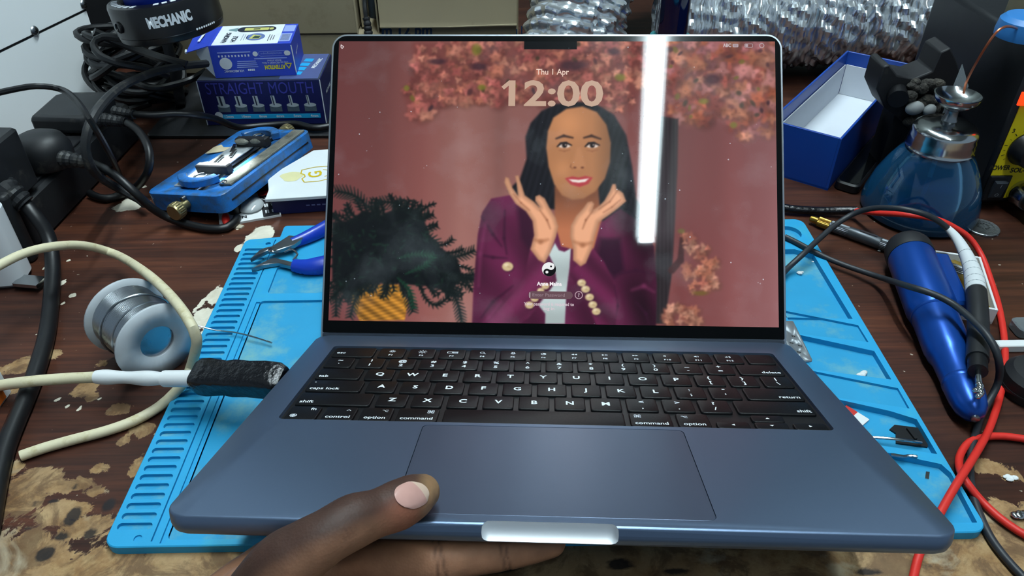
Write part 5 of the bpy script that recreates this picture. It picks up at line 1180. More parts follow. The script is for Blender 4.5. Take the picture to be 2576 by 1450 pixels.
# ---- blue circuit-board holder
def fixture():
    M_b = mat('chipped_blue_paint', '#1d6cba', .38, var=.08, scale=60, spec=.5, dirt='#3c5260', dirt_amt=.55, dscale=85, bump=.3, bscale=300)
    M_grime = mat('grimy_bare_metal', '#77766c', .5, metal=.3, var=.35, scale=90, dirt='#33352f', dirt_amt=.4, dscale=120, bump=.4, bscale=500)
    M_br = mat('brass_knob', '#a0946c', .35, metal=.9, var=.1)
    nl, nr_, fr, fl = at(361, 486, .019), at(558, 493, .033), at(789, 319, .033), at(599, 331, .019)
    ax = ((fr - nr_) + (fl - nl)).normalized(); c = (nl + nr_ + fr + fl) / 4; sd = ((nl - nr_) + (fl - fr)) / 2; W_ = (sd - ax * sd.dot(ax)).length
    t0, t1 = -.017, 0.0; M = frame(c, ax, ax.cross(sd).normalized()); L_ = ((fr - nr_).length + (fl - nl).length) / 2; Mi = M.inverted()
    r = empty('board_holder', 'blue metal circuit board holder with brass knobs lying on rubber feet', 'holder', M=M)
    loop = rr(L_, W_, .008, 5); ch = rr(L_ - .018, W_ * .36, .002, 3, 0, -.002)
    mb = MB(); ins = inset(loop, .0008); mb.loft([[(x, y, t0) for x, y in loop], [(x, y, t1 - .0008) for x, y in loop], [(x, y, t1) for x, y in ins]], 0, None, True, False); plate(mb, ins, [ch], t1); recess(mb, ch, t1, .006, 0, 1)
    obj('base', mb, [M_b, M_grime], r)
    for sx in (-1, 1):
        for sy, fh in ((-1, .0135), (1, .0015)): obj('rubber_foot', MB().lathe([(.006, t0 - fh), (.0075, t0)], 16, M=T((sx * (L_ / 2 - .024), sy * (W_ / 2 - .016), 0))), M_blk, r)
    obj('side_groove', MB().box((0, -W_ / 2 - .0002, -.009), (L_ - .02, .0006, .0012)), M_blk, r)
    for y, w_ in ((-W_ / 2 + .008, .012), (W_ / 2 - .014, .016)): pass
    obj('rail', MB().box((.006, -W_ / 2 + .0095, t1 + .0012), (L_ - .024, .013, .0024), bev=.0005), M_grime, r)
    obj('wear_plate', MB().box((-.005, .0075, t1 + .0006), (.100, .026, .0012), bev=.0003), mat('scoured_metal', '#c3cacd', .35, metal=.5, var=.3, scale=40, dirt='#4d5a60', dirt_amt=.3, dscale=60), r)
    def jaw(x, s):
        a = [(.020 * math.cos(t), .024 * math.sin(t)) for t in np.linspace(-1.25, 1.25, 12)]; b = [(.013 * math.cos(t) - .001, .017 * math.sin(t)) for t in np.linspace(1.25, -1.25, 12)]
        j = obj('jaw', MB().prism([(s * p[0], p[1]) for p in (a + b)][::s], 0, .007, bev=.0008), M_b, r, T((x, -.001, t1 + .0004)))
        obj('pad', MB().box((-s * .010, -.004, .0045), (.007, .036, .009), bev=.001), M_blk_m, j); obj('solder_crust', MB().ball((-s * .013, .006, .006), (.004, .009, .003), 10, 6).ball((-s * .012, -.010, .006), (.003, .008, .003), 10, 6), M_grime, j)
        obj('spring_washer', MB().tube([(s * .004 + .005 * math.cos(t), .006 * math.sin(t), .004) for t in np.linspace(0, 5.2, 16)], .0010, 8), M_steel, j)
    jaw(-L_ / 2 + .030, -1); jaw(L_ / 2 - .030, 1)
    obj('lead_screw', MB().tube([(-L_ / 2 - .004, -.002, t1 - .003), (L_ / 2 + .004, -.002, t1 - .003)], .0022, 12), M_steel, r)
    for s in (-1, 1):
        k = obj('knob', MB().lathe([(.0030, 0), (.0042, .0005), (.0042, .007), (.0060, .008), (.0072, .009), (.0074, .0105), (.0074, .0165), (.0066, .0178), (.0001, .0178)], 28), M_br, r, T((s * L_ / 2, -.002, -.0085)) @ Ry(s * math.pi / 2))
        kn = [((.0077 if i % 2 else .0073) * math.cos(math.pi * i / 24), (.0077 if i % 2 else .0073) * math.sin(math.pi * i / 24)) for i in range(48)]
        obj('knurl', MB().prism(kn, .0108, .0162), M_br, k, smooth=False)
    obj('cross_screw', MB().lathe([(.0030, 0), (.0032, .0006), (.0022, .0014), (.0001, .0015)], 14), M_chrome, r, T((-L_ / 2 + .020, -W_ / 2 + .012, t1 + .0024)))
    for k, (x, y, a, l) in enumerate(((.018, .012, .5, .020), (.008, .004, .35, .016), (-.006, .010, .2, .018))): obj('metal_sliver', MB().box((x, y, t1 + .0026), (l, .0032, .0014), rot=a, bev=.0004), M_chrome, r)
    sc_ = Mi @ at(545, 372, .024); o = obj('paper_scrap', MB().prism([(-.011, -.006), (.006, -.0075), (.013, -.001), (.006, .002), (.004, .009), (-.003, .006)], 0, .0005), mat('torn_tan_paper', '#b7aa8c', .8, var=.15), M=M @ T((sc_.x, sc_.y, t1 + .0014)) @ Rx(.12) @ Rz(-.9)); tag(o, 'torn tan paper scrap lying on the edge of the blue board holder', 'paper')
fixture()
# ---- white card box with yellow crest print
def crest_box():
    h = .017; a = at(690, 541, 0); b = at(828, 532, 0); tl = at(690, 470, h + .002)
    M = frame(a, b - a); W_ = .085; D_ = .082
    r = empty('white_card_box', 'white card box with a yellow printed crest lying half behind the laptop', 'box', M=M)
    obj('blue_tray', MB().box((W_ / 2, D_ / 2, h / 2 - .001), (W_, D_, h - .002), bev=.0006), mat('navy_card', '#141a4c', .5), r)
    top = [(-.004, -.004), (W_ + .003, -.004), (W_ + .003, D_ + .004), (.030, D_ + .003), (.004, D_ * .62), (.0005, D_ * .56), (-.003, D_ * .5), (-.006, .03), (-.003, .012)]
    obj('torn_lid', MB().prism(top, h - .0016, h + .0016, bev=.0004), mat('white_card', '#cfd4d6', .7, var=.04, scale=30, bump=.1, bscale=60), r)
    M_yel = mat('yellow_print', '#c4a800', .7, var=.1); z = h + .0018; Mi = M.inverted()
    q = Mi @ at(796, 438, z); k = T((q.x, q.y, z)) @ Rz(.18)
    cr = [(-.012, -.012), (0, -.014), (.012, -.012), (.012, .012), (0, .014), (-.012, .012), (-.0135, .005), (-.0105, .002), (-.0105, -.002), (-.0135, -.005), (-.012, -.012)]
    obj('crest_outline', line2(cr, .0011), M_yel, r, k, smooth=False); text('G', .017, M_yel, r, k @ T((-.0005, 0, .0001)) @ Rz(math.pi / 2), bold=.0003)
    obj('crest_curl', line2([(.004 + .007 * math.cos(a), .007 * math.sin(a)) for a in np.linspace(-1.3, 1.3, 9)], .0010), M_yel, r, k @ T((.001, 0, 0)), smooth=False)
    obj('crest_stain', MB().prism([(.010 * math.cos(a) * (1 + .2 * math.sin(3 * a)), .009 * math.sin(a)) for a in np.linspace(0, 6.1, 20)], 0, .00005), mat('faint_yellow_print', '#cfc998', .75), r, T((q.x - .022, q.y - .002, z - .0001)), smooth=False)
    for i in range(9): obj('fine_print', MB().box((W_ * (.36 + .055 * i), -.0001, h * .45), (.0030, .0003, .0012)), mat('faint_grey_print', '#6b74a0', .7), r)
crest_box()
# ---- small printed packet under the fixture
def packet():
    M = frame(at(590, 566), at(690, 548) - at(590, 566)); r = empty('printed_packet', 'black white and red printed packet lying under the blue board holder', 'packet', M=M)
    W_, D_ = .040, .046
    obj('card', MB().box((W_ / 2 - .006, D_ / 2, .001), (W_ + .012, D_, .002)), M_paper, r); obj('black_band', MB().box((W_ - .008, D_ / 2, .00206), (.014, D_ - .001, .0002)), M_blk_m, r)
    obj('red_band', MB().box((W_ - .008, D_ - .003, .00222), (.016, .008, .0002)), mat('bright_red_print', '#d23a2c', .6), r)
    for k, s in enumerate(('8 II', '2 II', 'O N')): text(s, .0075, M_white, r, T((W_ - .008, .009 + .0115 * k, .0024)) @ Rz(math.pi), bold=.0003)
    text('N  II', .006, M_blk, r, T((.006, .007, .0022)) @ Rz(math.pi), bold=.0002)
    obj('red_blob', MB().ball((-.006, .004, .0045), (.0035, .0105, .0035), 12, 8), M_red, r)
    obj('bubble', MB().ball((.016, .022, .004), (.012, .013, .005), 16, 10), mat('clear_blister', '#e6ecee', .1, trans=.5), r)
packet()
# ---- flush cutters with blue handles on the mat
def cutters():
    z = MT + .0045; p = at(690, 637, z); tip = at(634, 668, z); d = (tip - p).normalized()
    M = frame(p, -d); Mi = M.inverted()
    r = empty('flush_cutters', 'flush cutters with blue handles lying on the mat beside the screen', 'pliers', M=M)
    M_hd = mat('blue_vinyl_handle', '#1638a8', .28, var=.05, spec=.6)
    q = lambda u, v: tuple((Mi @ at(u, v, z)))[:2]
    j1 = [q(632, 662), q(655, 640), q(668, 634), q(686, 630), q(730, 602), q(765, 608), q(742, 626), q(700, 640), q(676, 640), q(656, 650)]
    j2 = [q(632, 676), q(652, 664), q(676, 652), q(690, 648), q(742, 660), q(742, 672), q(700, 661), q(676, 664), q(655, 668)]
    def ccw(l): return l if sum(l[i - 1][0] * l[i][1] - l[i][0] * l[i - 1][1] for i in range(len(l))) > 0 else l[::-1]
    obj('jaw', MB().prism(ccw(j1), .0002, .0042, bev=.0005), M_steel, r); obj('jaw', MB().prism(ccw(j2), -.0040, .0000, bev=.0005), M_steel, r)
    obj('pivot', MB().lathe([(.0030, .004), (.0034, .0048), (.0026, .0056), (.0001, .0058)], 18), M_chrome, r, T((*q(688, 641), 0)))
    a = [Mi @ at(*e) for e in ((735, 612, z + .001), (765, 600, z + .001), (800, 584, z + .001), (860, 552, z + .001), (930, 520, z + .001))]; P = spline(a, .004)
    obj('handle', MB().tube(P, [.0044 + .0018 * math.sin(min(1, i / len(P) * 1.6) * 2.4) for i in range(len(P))], 14, flat=.8), M_hd, r)
    a = [Mi @ at(*e) for e in ((738, 668, z), (770, 672, z), (810, 668, z), (870, 655, z), (940, 640, z))]; P = spline(a, .004)
    obj('handle', MB().tube(P, [.0050 + .0026 * math.sin(min(1, i / len(P) * 1.6) * 2.4) for i in range(len(P))], 14, flat=.8), M_hd, r)
    obj('spring', MB().tube([Mi @ p for p in spline([at(715, 634, z), at(735, 628, z + .001), at(748, 640, z + .001), at(738, 654, z)], .003)], .0009, 8), M_steel, r)
cutters()
# ---- small orange-printed box corner at the left edge
o = empty('orange_packet', 'small orange and white packet corner at the far left edge', 'carton', at(-12, 1030, 0)); obj('body', MB().box((-.008, 0, .012), (.022, .030, .024), bev=.0006), M_paper, o); obj('orange_print', MB().box((.0032, -.002, .009), (.0006, .022, .014)), mat('orange_print', '#d0661c', .6), o)
o = obj('plaster_chip', MB().prism([(-.004, -.002), (.003, -.003), (.005, .001), (0, .003), (-.004, .002)], 0, .0012), mat('plaster', '#b4aa95', .9, var=.2), M=T(at(600, 572))); tag(o, 'pale plaster chip on the wood below the black cable loop', 'scrap')

# ================================================================== back of the bench
SZ = .004
M_kraft = mat('kraft_cardboard', '#8f836a', .8, var=.07, scale=14, bump=.06, bscale=400, dirt='#766a52', dirt_amt=.1, dscale=9)
M_kraft2 = mat('kraft_cardboard_edge', '#a3967a', .85, var=.12, scale=200)
M_marker = mat('blue_marker', '#1d3350', .7)
XZ = Rx(math.pi / 2)      # text standing upright, facing the viewer
def carton(name, label, x0, x1, y0, y1, z0, z1, seam=None, flap=False):
    r = empty(name, label, 'carton', ((x0 + x1) / 2, (y0 + y1) / 2, z0)); w, d, h = x1 - x0, y1 - y0, z1 - z0
    obj('body', MB().box((0, 0, h / 2), (w, d, h), bev=.0015), M_kraft, r); return r, w, d, h
c1, w, d, h = carton('cardboard_box', 'flat brown cardboard box under a taller one, behind the printed boxes', -.416, -.150, .664, .785, SZ, .0505)
c2, w, d, h = carton('cardboard_box', 'plain brown cardboard box stacked left of the marker-written one', -.416, -.1905, .662, .785, .0515, .17)
obj('side_flap', MB().box((w / 2 + .0030, .010, h / 2 - .0005), (.0022, d - .02, h - .004), rot=.03), M_kraft2, c2)
obj('torn_edge', MB().box((w / 2 + .0012, -d / 2 + .0015, h / 2), (.0020, .003, h - .002)), M_kraft2, c2)
c3, w, d, h = carton('cardboard_box', 'brown cardboard box with blue marker writing under its drooping lid', -.160, .000, .664, .785, SZ, .15)
z50 = .0560
obj('lid_flap', MB().loft([[(x, -d / 2 - y, z) for y, z in ((.0008, z50 + .004), (.0046, z50), (.0070, z50 + .0010), (.0046, z50 + .006), (.0036, h - .001), (.0008, h))] for x in (-w / 2 - .002, -w / 4, 0, w / 4, w / 2 - .002)]), M_kraft, c3)
obj('lid_edge', MB().tube([(-w / 2 - .002, -d / 2 - .0058, z50 + .0004), (0, -d / 2 - .0062, z50 + .0004), (w / 2 - .002, -d / 2 - .0058, z50 + .002)], .0012, 6), M_kraft2, c3)
obj('side_flap', MB().box((-w / 2 - .0030, .0, h * .64), (.0020, d - .01, h * .7), rot=-.05), M_kraft2, c3)
_z = .0505
text('m 12 pm', .0200, M_marker, c3, T((-.052, -d / 2 - .0006, _z)) @ XZ, bold=.0006, width=.060, shear=.1)
obj('marker_tally', MB().box((.078, -d / 2 - .0004, .046), (.0016, .0006, .010)).box((.084, -d / 2 - .0004, .048), (.0016, .0006, .013)), M_marker, c3)
# dark blue-grey object and black cable boot in the gap between the cartons
o = empty('grey_canister', 'dark blue-grey canister standing in the gap between two cardboard boxes', 'canister', (-.1755, .73, SZ)); obj('body', MB().lathe([(.009, 0), (.0095, .002), (.0095, .13), (.008, .133)], 24), mat('slate_plastic', '#2c3a48', .35), o); obj('cap', MB().lathe([(.0082, .133), (.0082, .15), (.0001, .151)], 20), M_blk, o)
def boot():
    a = aty(928, 84, .640); r = empty('cable_boot', 'black ribbed cable end rising behind the laptop between the cardboard boxes', 'cable', a)
    L_ = lambda P: [p - a for p in P]
    P = spline(L_([aty(932, 110, .640), aty(927, 84, .642), aty(924, 58, .644), aty(921, 44, .646)]), .0016); obj('ribbed_boot', MB().tube(P, [.0058 * (1 - .3 * i / len(P)) * (1 if i % 3 else .82) for i in range(len(P))], 12), M_blk_m, r, smooth=False)
    obj('cord', MB().tube(spline(L_([aty(921, 46, .646), aty(918, 20, .650), aty(917, 0, .655), Vector(aty(916, -60, .66))]), .004), .0026, 8), M_bkc, r)
    obj('lower_cord', MB().tube(spline(L_([aty(932, 106, .640), Vector((-.178, .628, .020)), Vector((-.172, .60, .0082)), Vector((-.15, .57, .0082))]), .004), .0026, 8), M_bkc, r)
boot()
# ---- printed box of nozzles
M_navy = mat('navy_printed_card', '#161c52', .38, var=.04, spec=.5); M_vio = mat('violet_print', '#3c3f9e', .5); M_cy = mat('cyan_print', '#1d9bd0', .5); M_sil = mat('silver_print', '#aab6bd', .45, var=.3, scale=200); M_sild = mat('dark_silver_print', '#4a5a66', .45, var=.4, scale=300)
M_wp = mat('white_print', '#d2d8de', .6); M_yp = mat('yellow_print_bright', '#d9cc1e', .6); M_pb = mat('pale_blue_print', '#8d9ed8', .6); M_dkp = mat('dark_print', '#1a2436', .5); M_oliv = mat('pale_yellow_print', '#b9b76a', .6)
def nozzle_box():
    a, b = at(523, 316, SZ), at(822, 312, SZ); ax = b - a; W_ = ax.length; H_ = .0495; D_ = .072
    r = empty('nozzle_box', 'dark blue box printed STRAIGHT MOUTH with six nozzles, under the blue box', 'box', M=frame(a, ax))
    obj('body', MB().box((W_ / 2, D_ / 2, H_ / 2), (W_, D_, H_), bev=.0006), M_navy, r)
    obj('top_sleeve', MB().box((W_ / 2, D_ / 2, H_ + .0002), (W_ - .001, D_ - .001, .0004)), mat('slate_printed_card', '#39414f', .3, var=.25, scale=25), r)
    obj('top_band', MB().box((W_ - .022, D_ / 2, H_ + .0006), (.040, D_ - .002, .0004)), mat('blue_grey_print', '#4a5684', .4), r)
    F = lambda x, z, y=-.0003: T((x, y, z)) @ XZ
    k = W_ / 300.0
    text('STRAIGHT MOUTH', .0180, M_vio, r, F(W_ * .50, H_ - .0092), bold=.0, width=W_ * .875)
    for i in range(6):
        x = W_ * (.205 + .143 * i) - .004; zb = .0150; wr = (.0036, .0031, .0026, .0020, .0016, .0013)[i]
        n = obj('nozzle_print', MB().add([(-.0062, 0, 0), (.0062, 0, 0), (.0062, .0072, 0), (-.0062, .0072, 0)], [(0, 1, 2, 3)]), M_sild, r, F(x, zb), smooth=False)
        obj('flange_print', MB().add([(.0064 * math.cos(t), .0072 + .0022 * math.sin(t), .00008) for t in np.linspace(0, 6.28, 25)[:-1]], [tuple(range(24))]), M_sil, n, smooth=False)
        obj('tube_print', MB().add([(-wr - .0008, .0072, .00016), (wr - .0008, .0066, .00016), (wr - .0016, .0178, .00016), (-wr - .0016, .0178, .00016)], [(0, 1, 2, 3)]), M_sil, n, smooth=False)
        obj('tube_shade', MB().add([(-wr * .45 - .0008, .0074, .00024), (wr * .1 - .0008, .0072, .00024), (wr * .1 - .0016, .0176, .00024), (-wr * .45 - .0016, .0176, .00024)], [(0, 1, 2, 3)]), M_dkp, n, smooth=False)
    obj('size_band', MB().box((W_ * .53, -.00012, .0098), (W_ * .86, .0003, .0048)), M_cy, r); obj('badge', MB().add([(.0042 * math.cos(t), .0042 * math.sin(t), 0) for t in np.linspace(0, 6.28, 21)[:-1]], [tuple(range(20))]), M_wp, r, F(W_ * .115, .0112), smooth=False)
    for i, s in enumerate(('12mm', '10mm', '8mm', '6mm', '5mm', '4mm')): text(s, .0040, M_wp, r, F(W_ * (.195 + .143 * i), .0098, -.0004), bold=.00008)
    for i in range(4): obj('band_mark', MB().box((W_ - .026 + .0018 * i, D_ * (.22 + .17 * i), H_ + .0009), (.0095, .0085, .0003), rot=-.14), M_cy, r)
    text('MECHANIC', .0060, M_wp, r, T((W_ - .010, D_ * .60, H_ + .0010)) @ Rz(math.radians(82)), bold=.0002, width=.028)
    for s in (0, 1): obj('white_edge', MB().box((.0001 if s == 0 else W_ - .0001, -.0001, H_ / 2), (.0009, .0008, H_ - .001)), M_wp, r)
    text('MECHANIC', .005, M_wp, r, T((W_ + .0003, D_ * .45, H_ * .55)) @ Rz(math.pi / 2) @ XZ, bold=.0001)
    return H_ + SZ + .0004
TOPZ = nozzle_box()
# ---- blue phone-tool box lying on top, upside-down print
def blue_printed_box():
    z = TOPZ + .0006; a, b = at(543, 197, z), at(746, 189, z); ax = b - a; W_ = ax.length; H_ = .0335; D_ = .060
    M_b = mat('royal_blue_card', '#2a44b8', .4, var=.05)
    r = empty('printed_blue_box', 'open blue and white printed box lying upside down on the dark nozzle box', 'box', M=frame(a, ax)); t = .0008
    obj('floor', MB().box((W_ / 2, D_ / 2, t / 2), (W_, D_, t)), M_b, r); obj('top_panel', MB().box((W_ / 2, D_ / 2, H_ - t / 2), (W_, D_, t)), M_b, r)
    obj('front_panel', MB().box((W_ / 2, t / 2, H_ / 2), (W_, t, H_ - 2 * t)), M_b, r); obj('back_panel', MB().box((W_ / 2, D_ - t / 2, H_ / 2), (W_, t, H_ - 2 * t)), M_b, r); obj('end_panel', MB().box((W_ - t / 2, D_ / 2, H_ / 2), (t, D_ - 2 * t, H_ - 2 * t)), M_b, r)
    # open end with flaps on the left
    fl = MB().loft([[(0, y, H_ - t), (0, y, H_)] for y in (0.0, D_)], closed=False, cap0=False, cap1=False)
    f = obj('end_flap', MB().add([(0, .001, H_ - .0006), (0, D_ - .001, H_ - .0006), (-.026, D_ - .010, H_ - .0055), (-.024, .003, H_ - .0075), (0, .001, H_), (0, D_ - .001, H_), (-.026, D_ - .010, H_ - .0048), (-.024, .003, H_ - .0068)], [(0, 1, 2, 3), (7, 6, 5, 4), (0, 4, 5, 1), (1, 5, 6, 2), (2, 6, 7, 3), (3, 7, 4, 0)]), M_b, r, smooth=False)
    obj('flap_lip', MB().tube([(-.0240, .003, H_ - .0072), (-.0255, .010, H_ - .0068)], .0012, 6), M_wp, r); obj('flap_hole', MB().add([(-.016, .022, H_ - .0026), (-.013, .020, H_ - .0020), (-.012, .044, H_ - .0018), (-.015, .046, H_ - .0024)], [(0, 1, 2, 3)]), M_wp, f, T((0, 0, .0004)), smooth=False)
    obj('side_flap', MB().add([(0, .0004, .001), (0, .0004, H_ - .001), (-.013, .004, H_ - .004), (-.015, .006, H_ * .72), (-.008, .003, H_ * .3), (0, .0012, .001), (0, .0012, H_ - .001), (-.013, .0046, H_ - .004), (-.015, .0066, H_ * .72), (-.008, .0036, H_ * .3)], [(0, 1, 2, 3, 4), (9, 8, 7, 6, 5), (0, 5, 6, 1), (1, 6, 7, 2), (2, 7, 8, 3), (3, 8, 9, 4), (4, 9, 5, 0)]), mat('white_card_inside', '#c3cad2', .7), r, smooth=False)
    # top panel art
    zt = H_ + .0002
    obj('white_panel', MB().box((W_ * .435, D_ / 2, zt), (W_ * .80, D_ - .002, .0003)), M_wp, r)
    Z = lambda x, y: T((x, y, zt + .0003))
    tw = obj('tool_print', MB().prism(rr(.040, .016, .0078, 7), 0, .0001), M_dkp, r, Z(W_ * .50, D_ * .76), smooth=False); obj('tool_tip_print', MB().prism([(-.020, -.006), (-.020, .006), (-.029, .001), (-.029, -.001)], 0, .0001), mat('grey_print', '#6d8a90', .5), tw, smooth=False); obj('tool_window_print', MB().prism(rr(.025, .008, .0008, 3), .0001, .0002), M_oliv, tw, smooth=False); obj('tool_slot_print', MB().prism(rr(.007, .003, .0003, 2), .0002, .0003), M_dkp, tw, smooth=False); obj('tool_button_print', MB().prism(rr(.0042, .0065, .0015, 4, .0152), .0001, .0002), M_oliv, tw, smooth=False)
    s = obj('photo_print', MB().prism([(.0095 * math.cos(q), .0105 * math.sin(q)) for q in np.linspace(0, 6.1, 24)], 0, .0001), mat('slate_blue_print', '#5a6ea0', .5, var=.4, scale=120), r, Z(W_ * .53, D_ * .36), smooth=False); obj('chip_print', MB().prism([(-.006, -.006), (.004, -.007), (.006, .002), (-.003, .007)], .0001, .0002), M_oliv, s, smooth=False); obj('green_print', MB().prism([(-.003, -.005), (.004, -.005), (.005, .001), (-.001, .003)], .0002, .0003), mat('dark_green_print', '#2e4438', .5), s, smooth=False)
    text('HANGING', .0068, M_dkp, r, Z(W_ * .17, D_ * .36) @ Rz(math.radians(-92) + math.pi), bold=.0003, width=.030); text('HOLE', .0068, M_dkp, r, Z(W_ * .28, D_ * .28) @ Rz(math.radians(-92) + math.pi), bold=.0003, width=.017)
    for i in range(3): obj('text_line', MB().box((W_ * (.365 + .03 * i), D_ * .36, zt + .0003), (.0007, .020 - .003 * i, .0002)), mat('grey_fine_print', '#8f9aa6', .6), r)
    for i in range(3): obj('text_line', MB().box((W_ * (.70 + .03 * i), D_ * .30, zt + .0003), (.0006, .020 - .004 * i, .0002)), M_dkp, r)
    for x, y, w_, d_ in ((.905, .30, .0115, .024), (.915, .76, .0115, .020)): obj('label_print', MB().box((W_ * x, D_ * y, zt), (w_, d_, .0003)), M_pb, r)
    obj('code_print', MB().box((W_ * .905, D_ * .30, zt + .0003), (.0085, .018, .0002)), mat('grey_label_print', '#6e7ba0', .6, var=.5, scale=600), r)
    # front panel print is upside down
    U = lambda x, z: T((x, -.0003, z)) @ XZ @ Rz(math.pi)
    text('ATTENTION', .0058, M_yp, r, U(W_ * .755, .0098), bold=.0003, width=W_ * .255)
    obj('warning_sign', line2([(0, .0028), (-.0030, -.0024), (.0030, -.0024), (0, .0028)], .0009), M_yp, r, U(W_ * .925, .0105), smooth=False)
    text('Only one MECHANIC in China.', .0028, M_wp, r, U(W_ * .765, .0142), width=W_ * .32); text('Beware of fakes!', .0026, M_wp, r, U(W_ * .76, .0165), width=W_ * .17)
    text('H.K.MECHANIC', .0034, M_wp, r, U(W_ * .245, .0070), bold=.00008, width=W_ * .24)
    for i in range(4): obj('mark_print', MB().box((W_ * (.425 + .022 * i), -.0001, .0074), (.0013, .0003, .0020)), M_wp, r)
    obj('seal_print', MB().add([(.0062 * math.cos(q), .0062 * math.sin(q), 0) for q in np.linspace(0, 6.28, 29)[:-1]], [tuple(range(28))]), M_wp, r, U(W_ * .165, .0150), smooth=False)
    for i in range(4): obj('text_line', MB().box((W_ * .42, -.0001, .0105 + .0020 * i), (W_ * (.26 - .012 * i), .0003, .0008)), M_pb, r)
    text('www.mechanicgroup.cn', .0030, M_pb, r, U(W_ * .74, .0238), width=W_ * .26); obj('address_pill', line2(rr(W_ * .38, .0050, .0024, 6) + [rr(W_ * .38, .0050, .0024, 6)[0]], .0004), M_pb, r, U(W_ * .775, .0238), smooth=False); obj('pill_badge', MB().prism(rr(.0062, .0048, .0022, 5), 0, .0001), M_wp, r, U(W_ * .935, .0238), smooth=False)
    obj('round_badge', MB().add([(.0026 * math.cos(q), .0026 * math.sin(q), 0) for q in np.linspace(0, 6.28, 19)[:-1]], [tuple(range(18))]), M_wp, r, U(W_ * .545, .0240), smooth=False)
    for i in range(10): obj('mark_print', MB().box((W_ * (.10 + .040 * i), -.0001, .0226), (.0014, .0003, .0020)), M_wp, r)
    obj('text_line', MB().box((W_ * .29, -.0001, .0262), (W_ * .40, .0003, .0010)), M_pb, r); obj('text_line', MB().box((W_ * .72, -.0001, .0188), (W_ * .40, .0003, .0009)), M_pb, r)
    text('MECHANIC', .0036, M_wp, r, T((W_ + .0003, D_ * .42, H_ * .55)) @ Rz(math.pi / 2) @ XZ @ Rz(math.radians(12)), bold=.0001, width=.018)
    obj('glued_edge', MB().tube([(W_ - .0002, -.0003, H_ - .002), (W_ + .0002, -.0004, .012), (W_ + .0004, -.0004, .003)], .0006, 6), M_wp, r)
blue_printed_box()
# ---- ring lamp of a microscope, seen from below the front
def ring_lamp():
    c = Vector((-.3155, .452, .1275)); M = T(c) @ Ry(math.radians(-6)) @ Rx(math.radians(-2)) @ Matrix.Scale(.93, 4)
    M_rb = mat('satin_black_anodised', '#0c0d10', .3, var=.06, spec=.6); M_bb = mat('deep_blue_barrel', '#122a8c', .35, metal=.3)
    r = empty('ring_lamp', 'black ring lamp marked MECHANIC with a blue barrel, hanging at the upper left', 'lamp', M=M)
    obj('ring', MB().lathe([(.034, .002), (.036, 0), (.046, 0), (.0478, .0012), (.0486, .0050), (.0486, .0062), (.0494, .0070), (.0494, .031), (.0484, .0338), (.0470, .0345), (.0370, .0345), (.035, .032), (.034, .030)], 64, cap=False), M_rb, r)
    obj('barrel', MB().lathe([(.0330, .004), (.0335, .020), (.0335, .060), (.040, .070), (.040, .150), (.0001, .152)], 48), M_bb, r)
    obj('lens', MB().lathe([(.0325, .0065), (.0325, .0075), (.0001, .0080)], 40), M_black_gl, r)
    def curved(s, size, a0, z, R_=.0497, bold=.0004, width=None):
        me = text_mesh(s, size, bold).copy(); n = len(me.vertices); A = np.empty(n * 3); me.vertices.foreach_get('co', A); A = A.reshape(-1, 3)
        if width: A[:, 0] *= width / (A[:, 0].max() - A[:, 0].min())
        ang = a0 + A[:, 0] / R_; B = np.stack([R_ * np.cos(ang), R_ * np.sin(ang), z + A[:, 1]], -1); me.vertices.foreach_set('co', B.ravel()); me.update(); me.materials.append(M_wp); return link('lettering', me, r)
    curved('MECHANIC', .0125, math.radians(-66), .0205, bold=.0007, width=.040)
    for k in range(9): curved('.', .010, math.radians(-42 + 3 * k), .0068 + .003, R_=.0498, bold=.0004)
    for k in range(16):
        a = math.radians(-165 + 10 * k)
        if k in (7, 8): continue
        obj('scale_mark', MB().box((.0420 * math.cos(a), .0420 * math.sin(a), .0347), (.0055, .0046, .0003), rot=a), M_wp, r)
    a = math.radians(-128); obj('set_screw', MB().lathe([(.0052, 0), (.0054, .0016), (.0040, .0024), (.0036, .0012), (.0001, .0012)], 20), M_rb, r, T((.0490 * math.cos(a), .0490 * math.sin(a), .018)) @ Rz(a) @ Ry(math.pi / 2))
    Mi = M.inverted()
    obj('arm', MB().tube([Mi @ Vector(p) for p in ((-.318, .46, .255), (-.325, .60, .285), (-.33, .86, .29))], .014, 16), M_rb, r)
    obj('post', MB().tube([Mi @ Vector(p) for p in ((-.33, .87, .018), (-.33, .87, .36))], .012, 20), M_steel, r)
    obj('stand_base', MB().box((0, 0, 0), (.16, .12, .016), r=.01, bev=.002), M_rb, r, Mi @ T((-.33, .88, .0081)))
    ld = bpy.data.lights.new('hotspot_light', 'SPOT'); ld.energy = HOTSPOT_POWER; ld.spot_size = math.radians(26); ld.spot_blend = .9; ld.shadow_soft_size = .012; ld.color = (.85, .96, 1.0)  # added spot making the bright patch on the board holder; the ring itself is off
    lo = bpy.data.objects.new('hotspot_light', ld); COL.objects.link(lo); lo.parent = r
    src = Vector((-.3155, .440, .1255)); tgt = at(560, 425, .028); lo.matrix_local = Mi @ (T(src) @ (tgt - src).to_track_quat('-Z', 'Y').to_matrix().to_4x4())
ring_lamp()
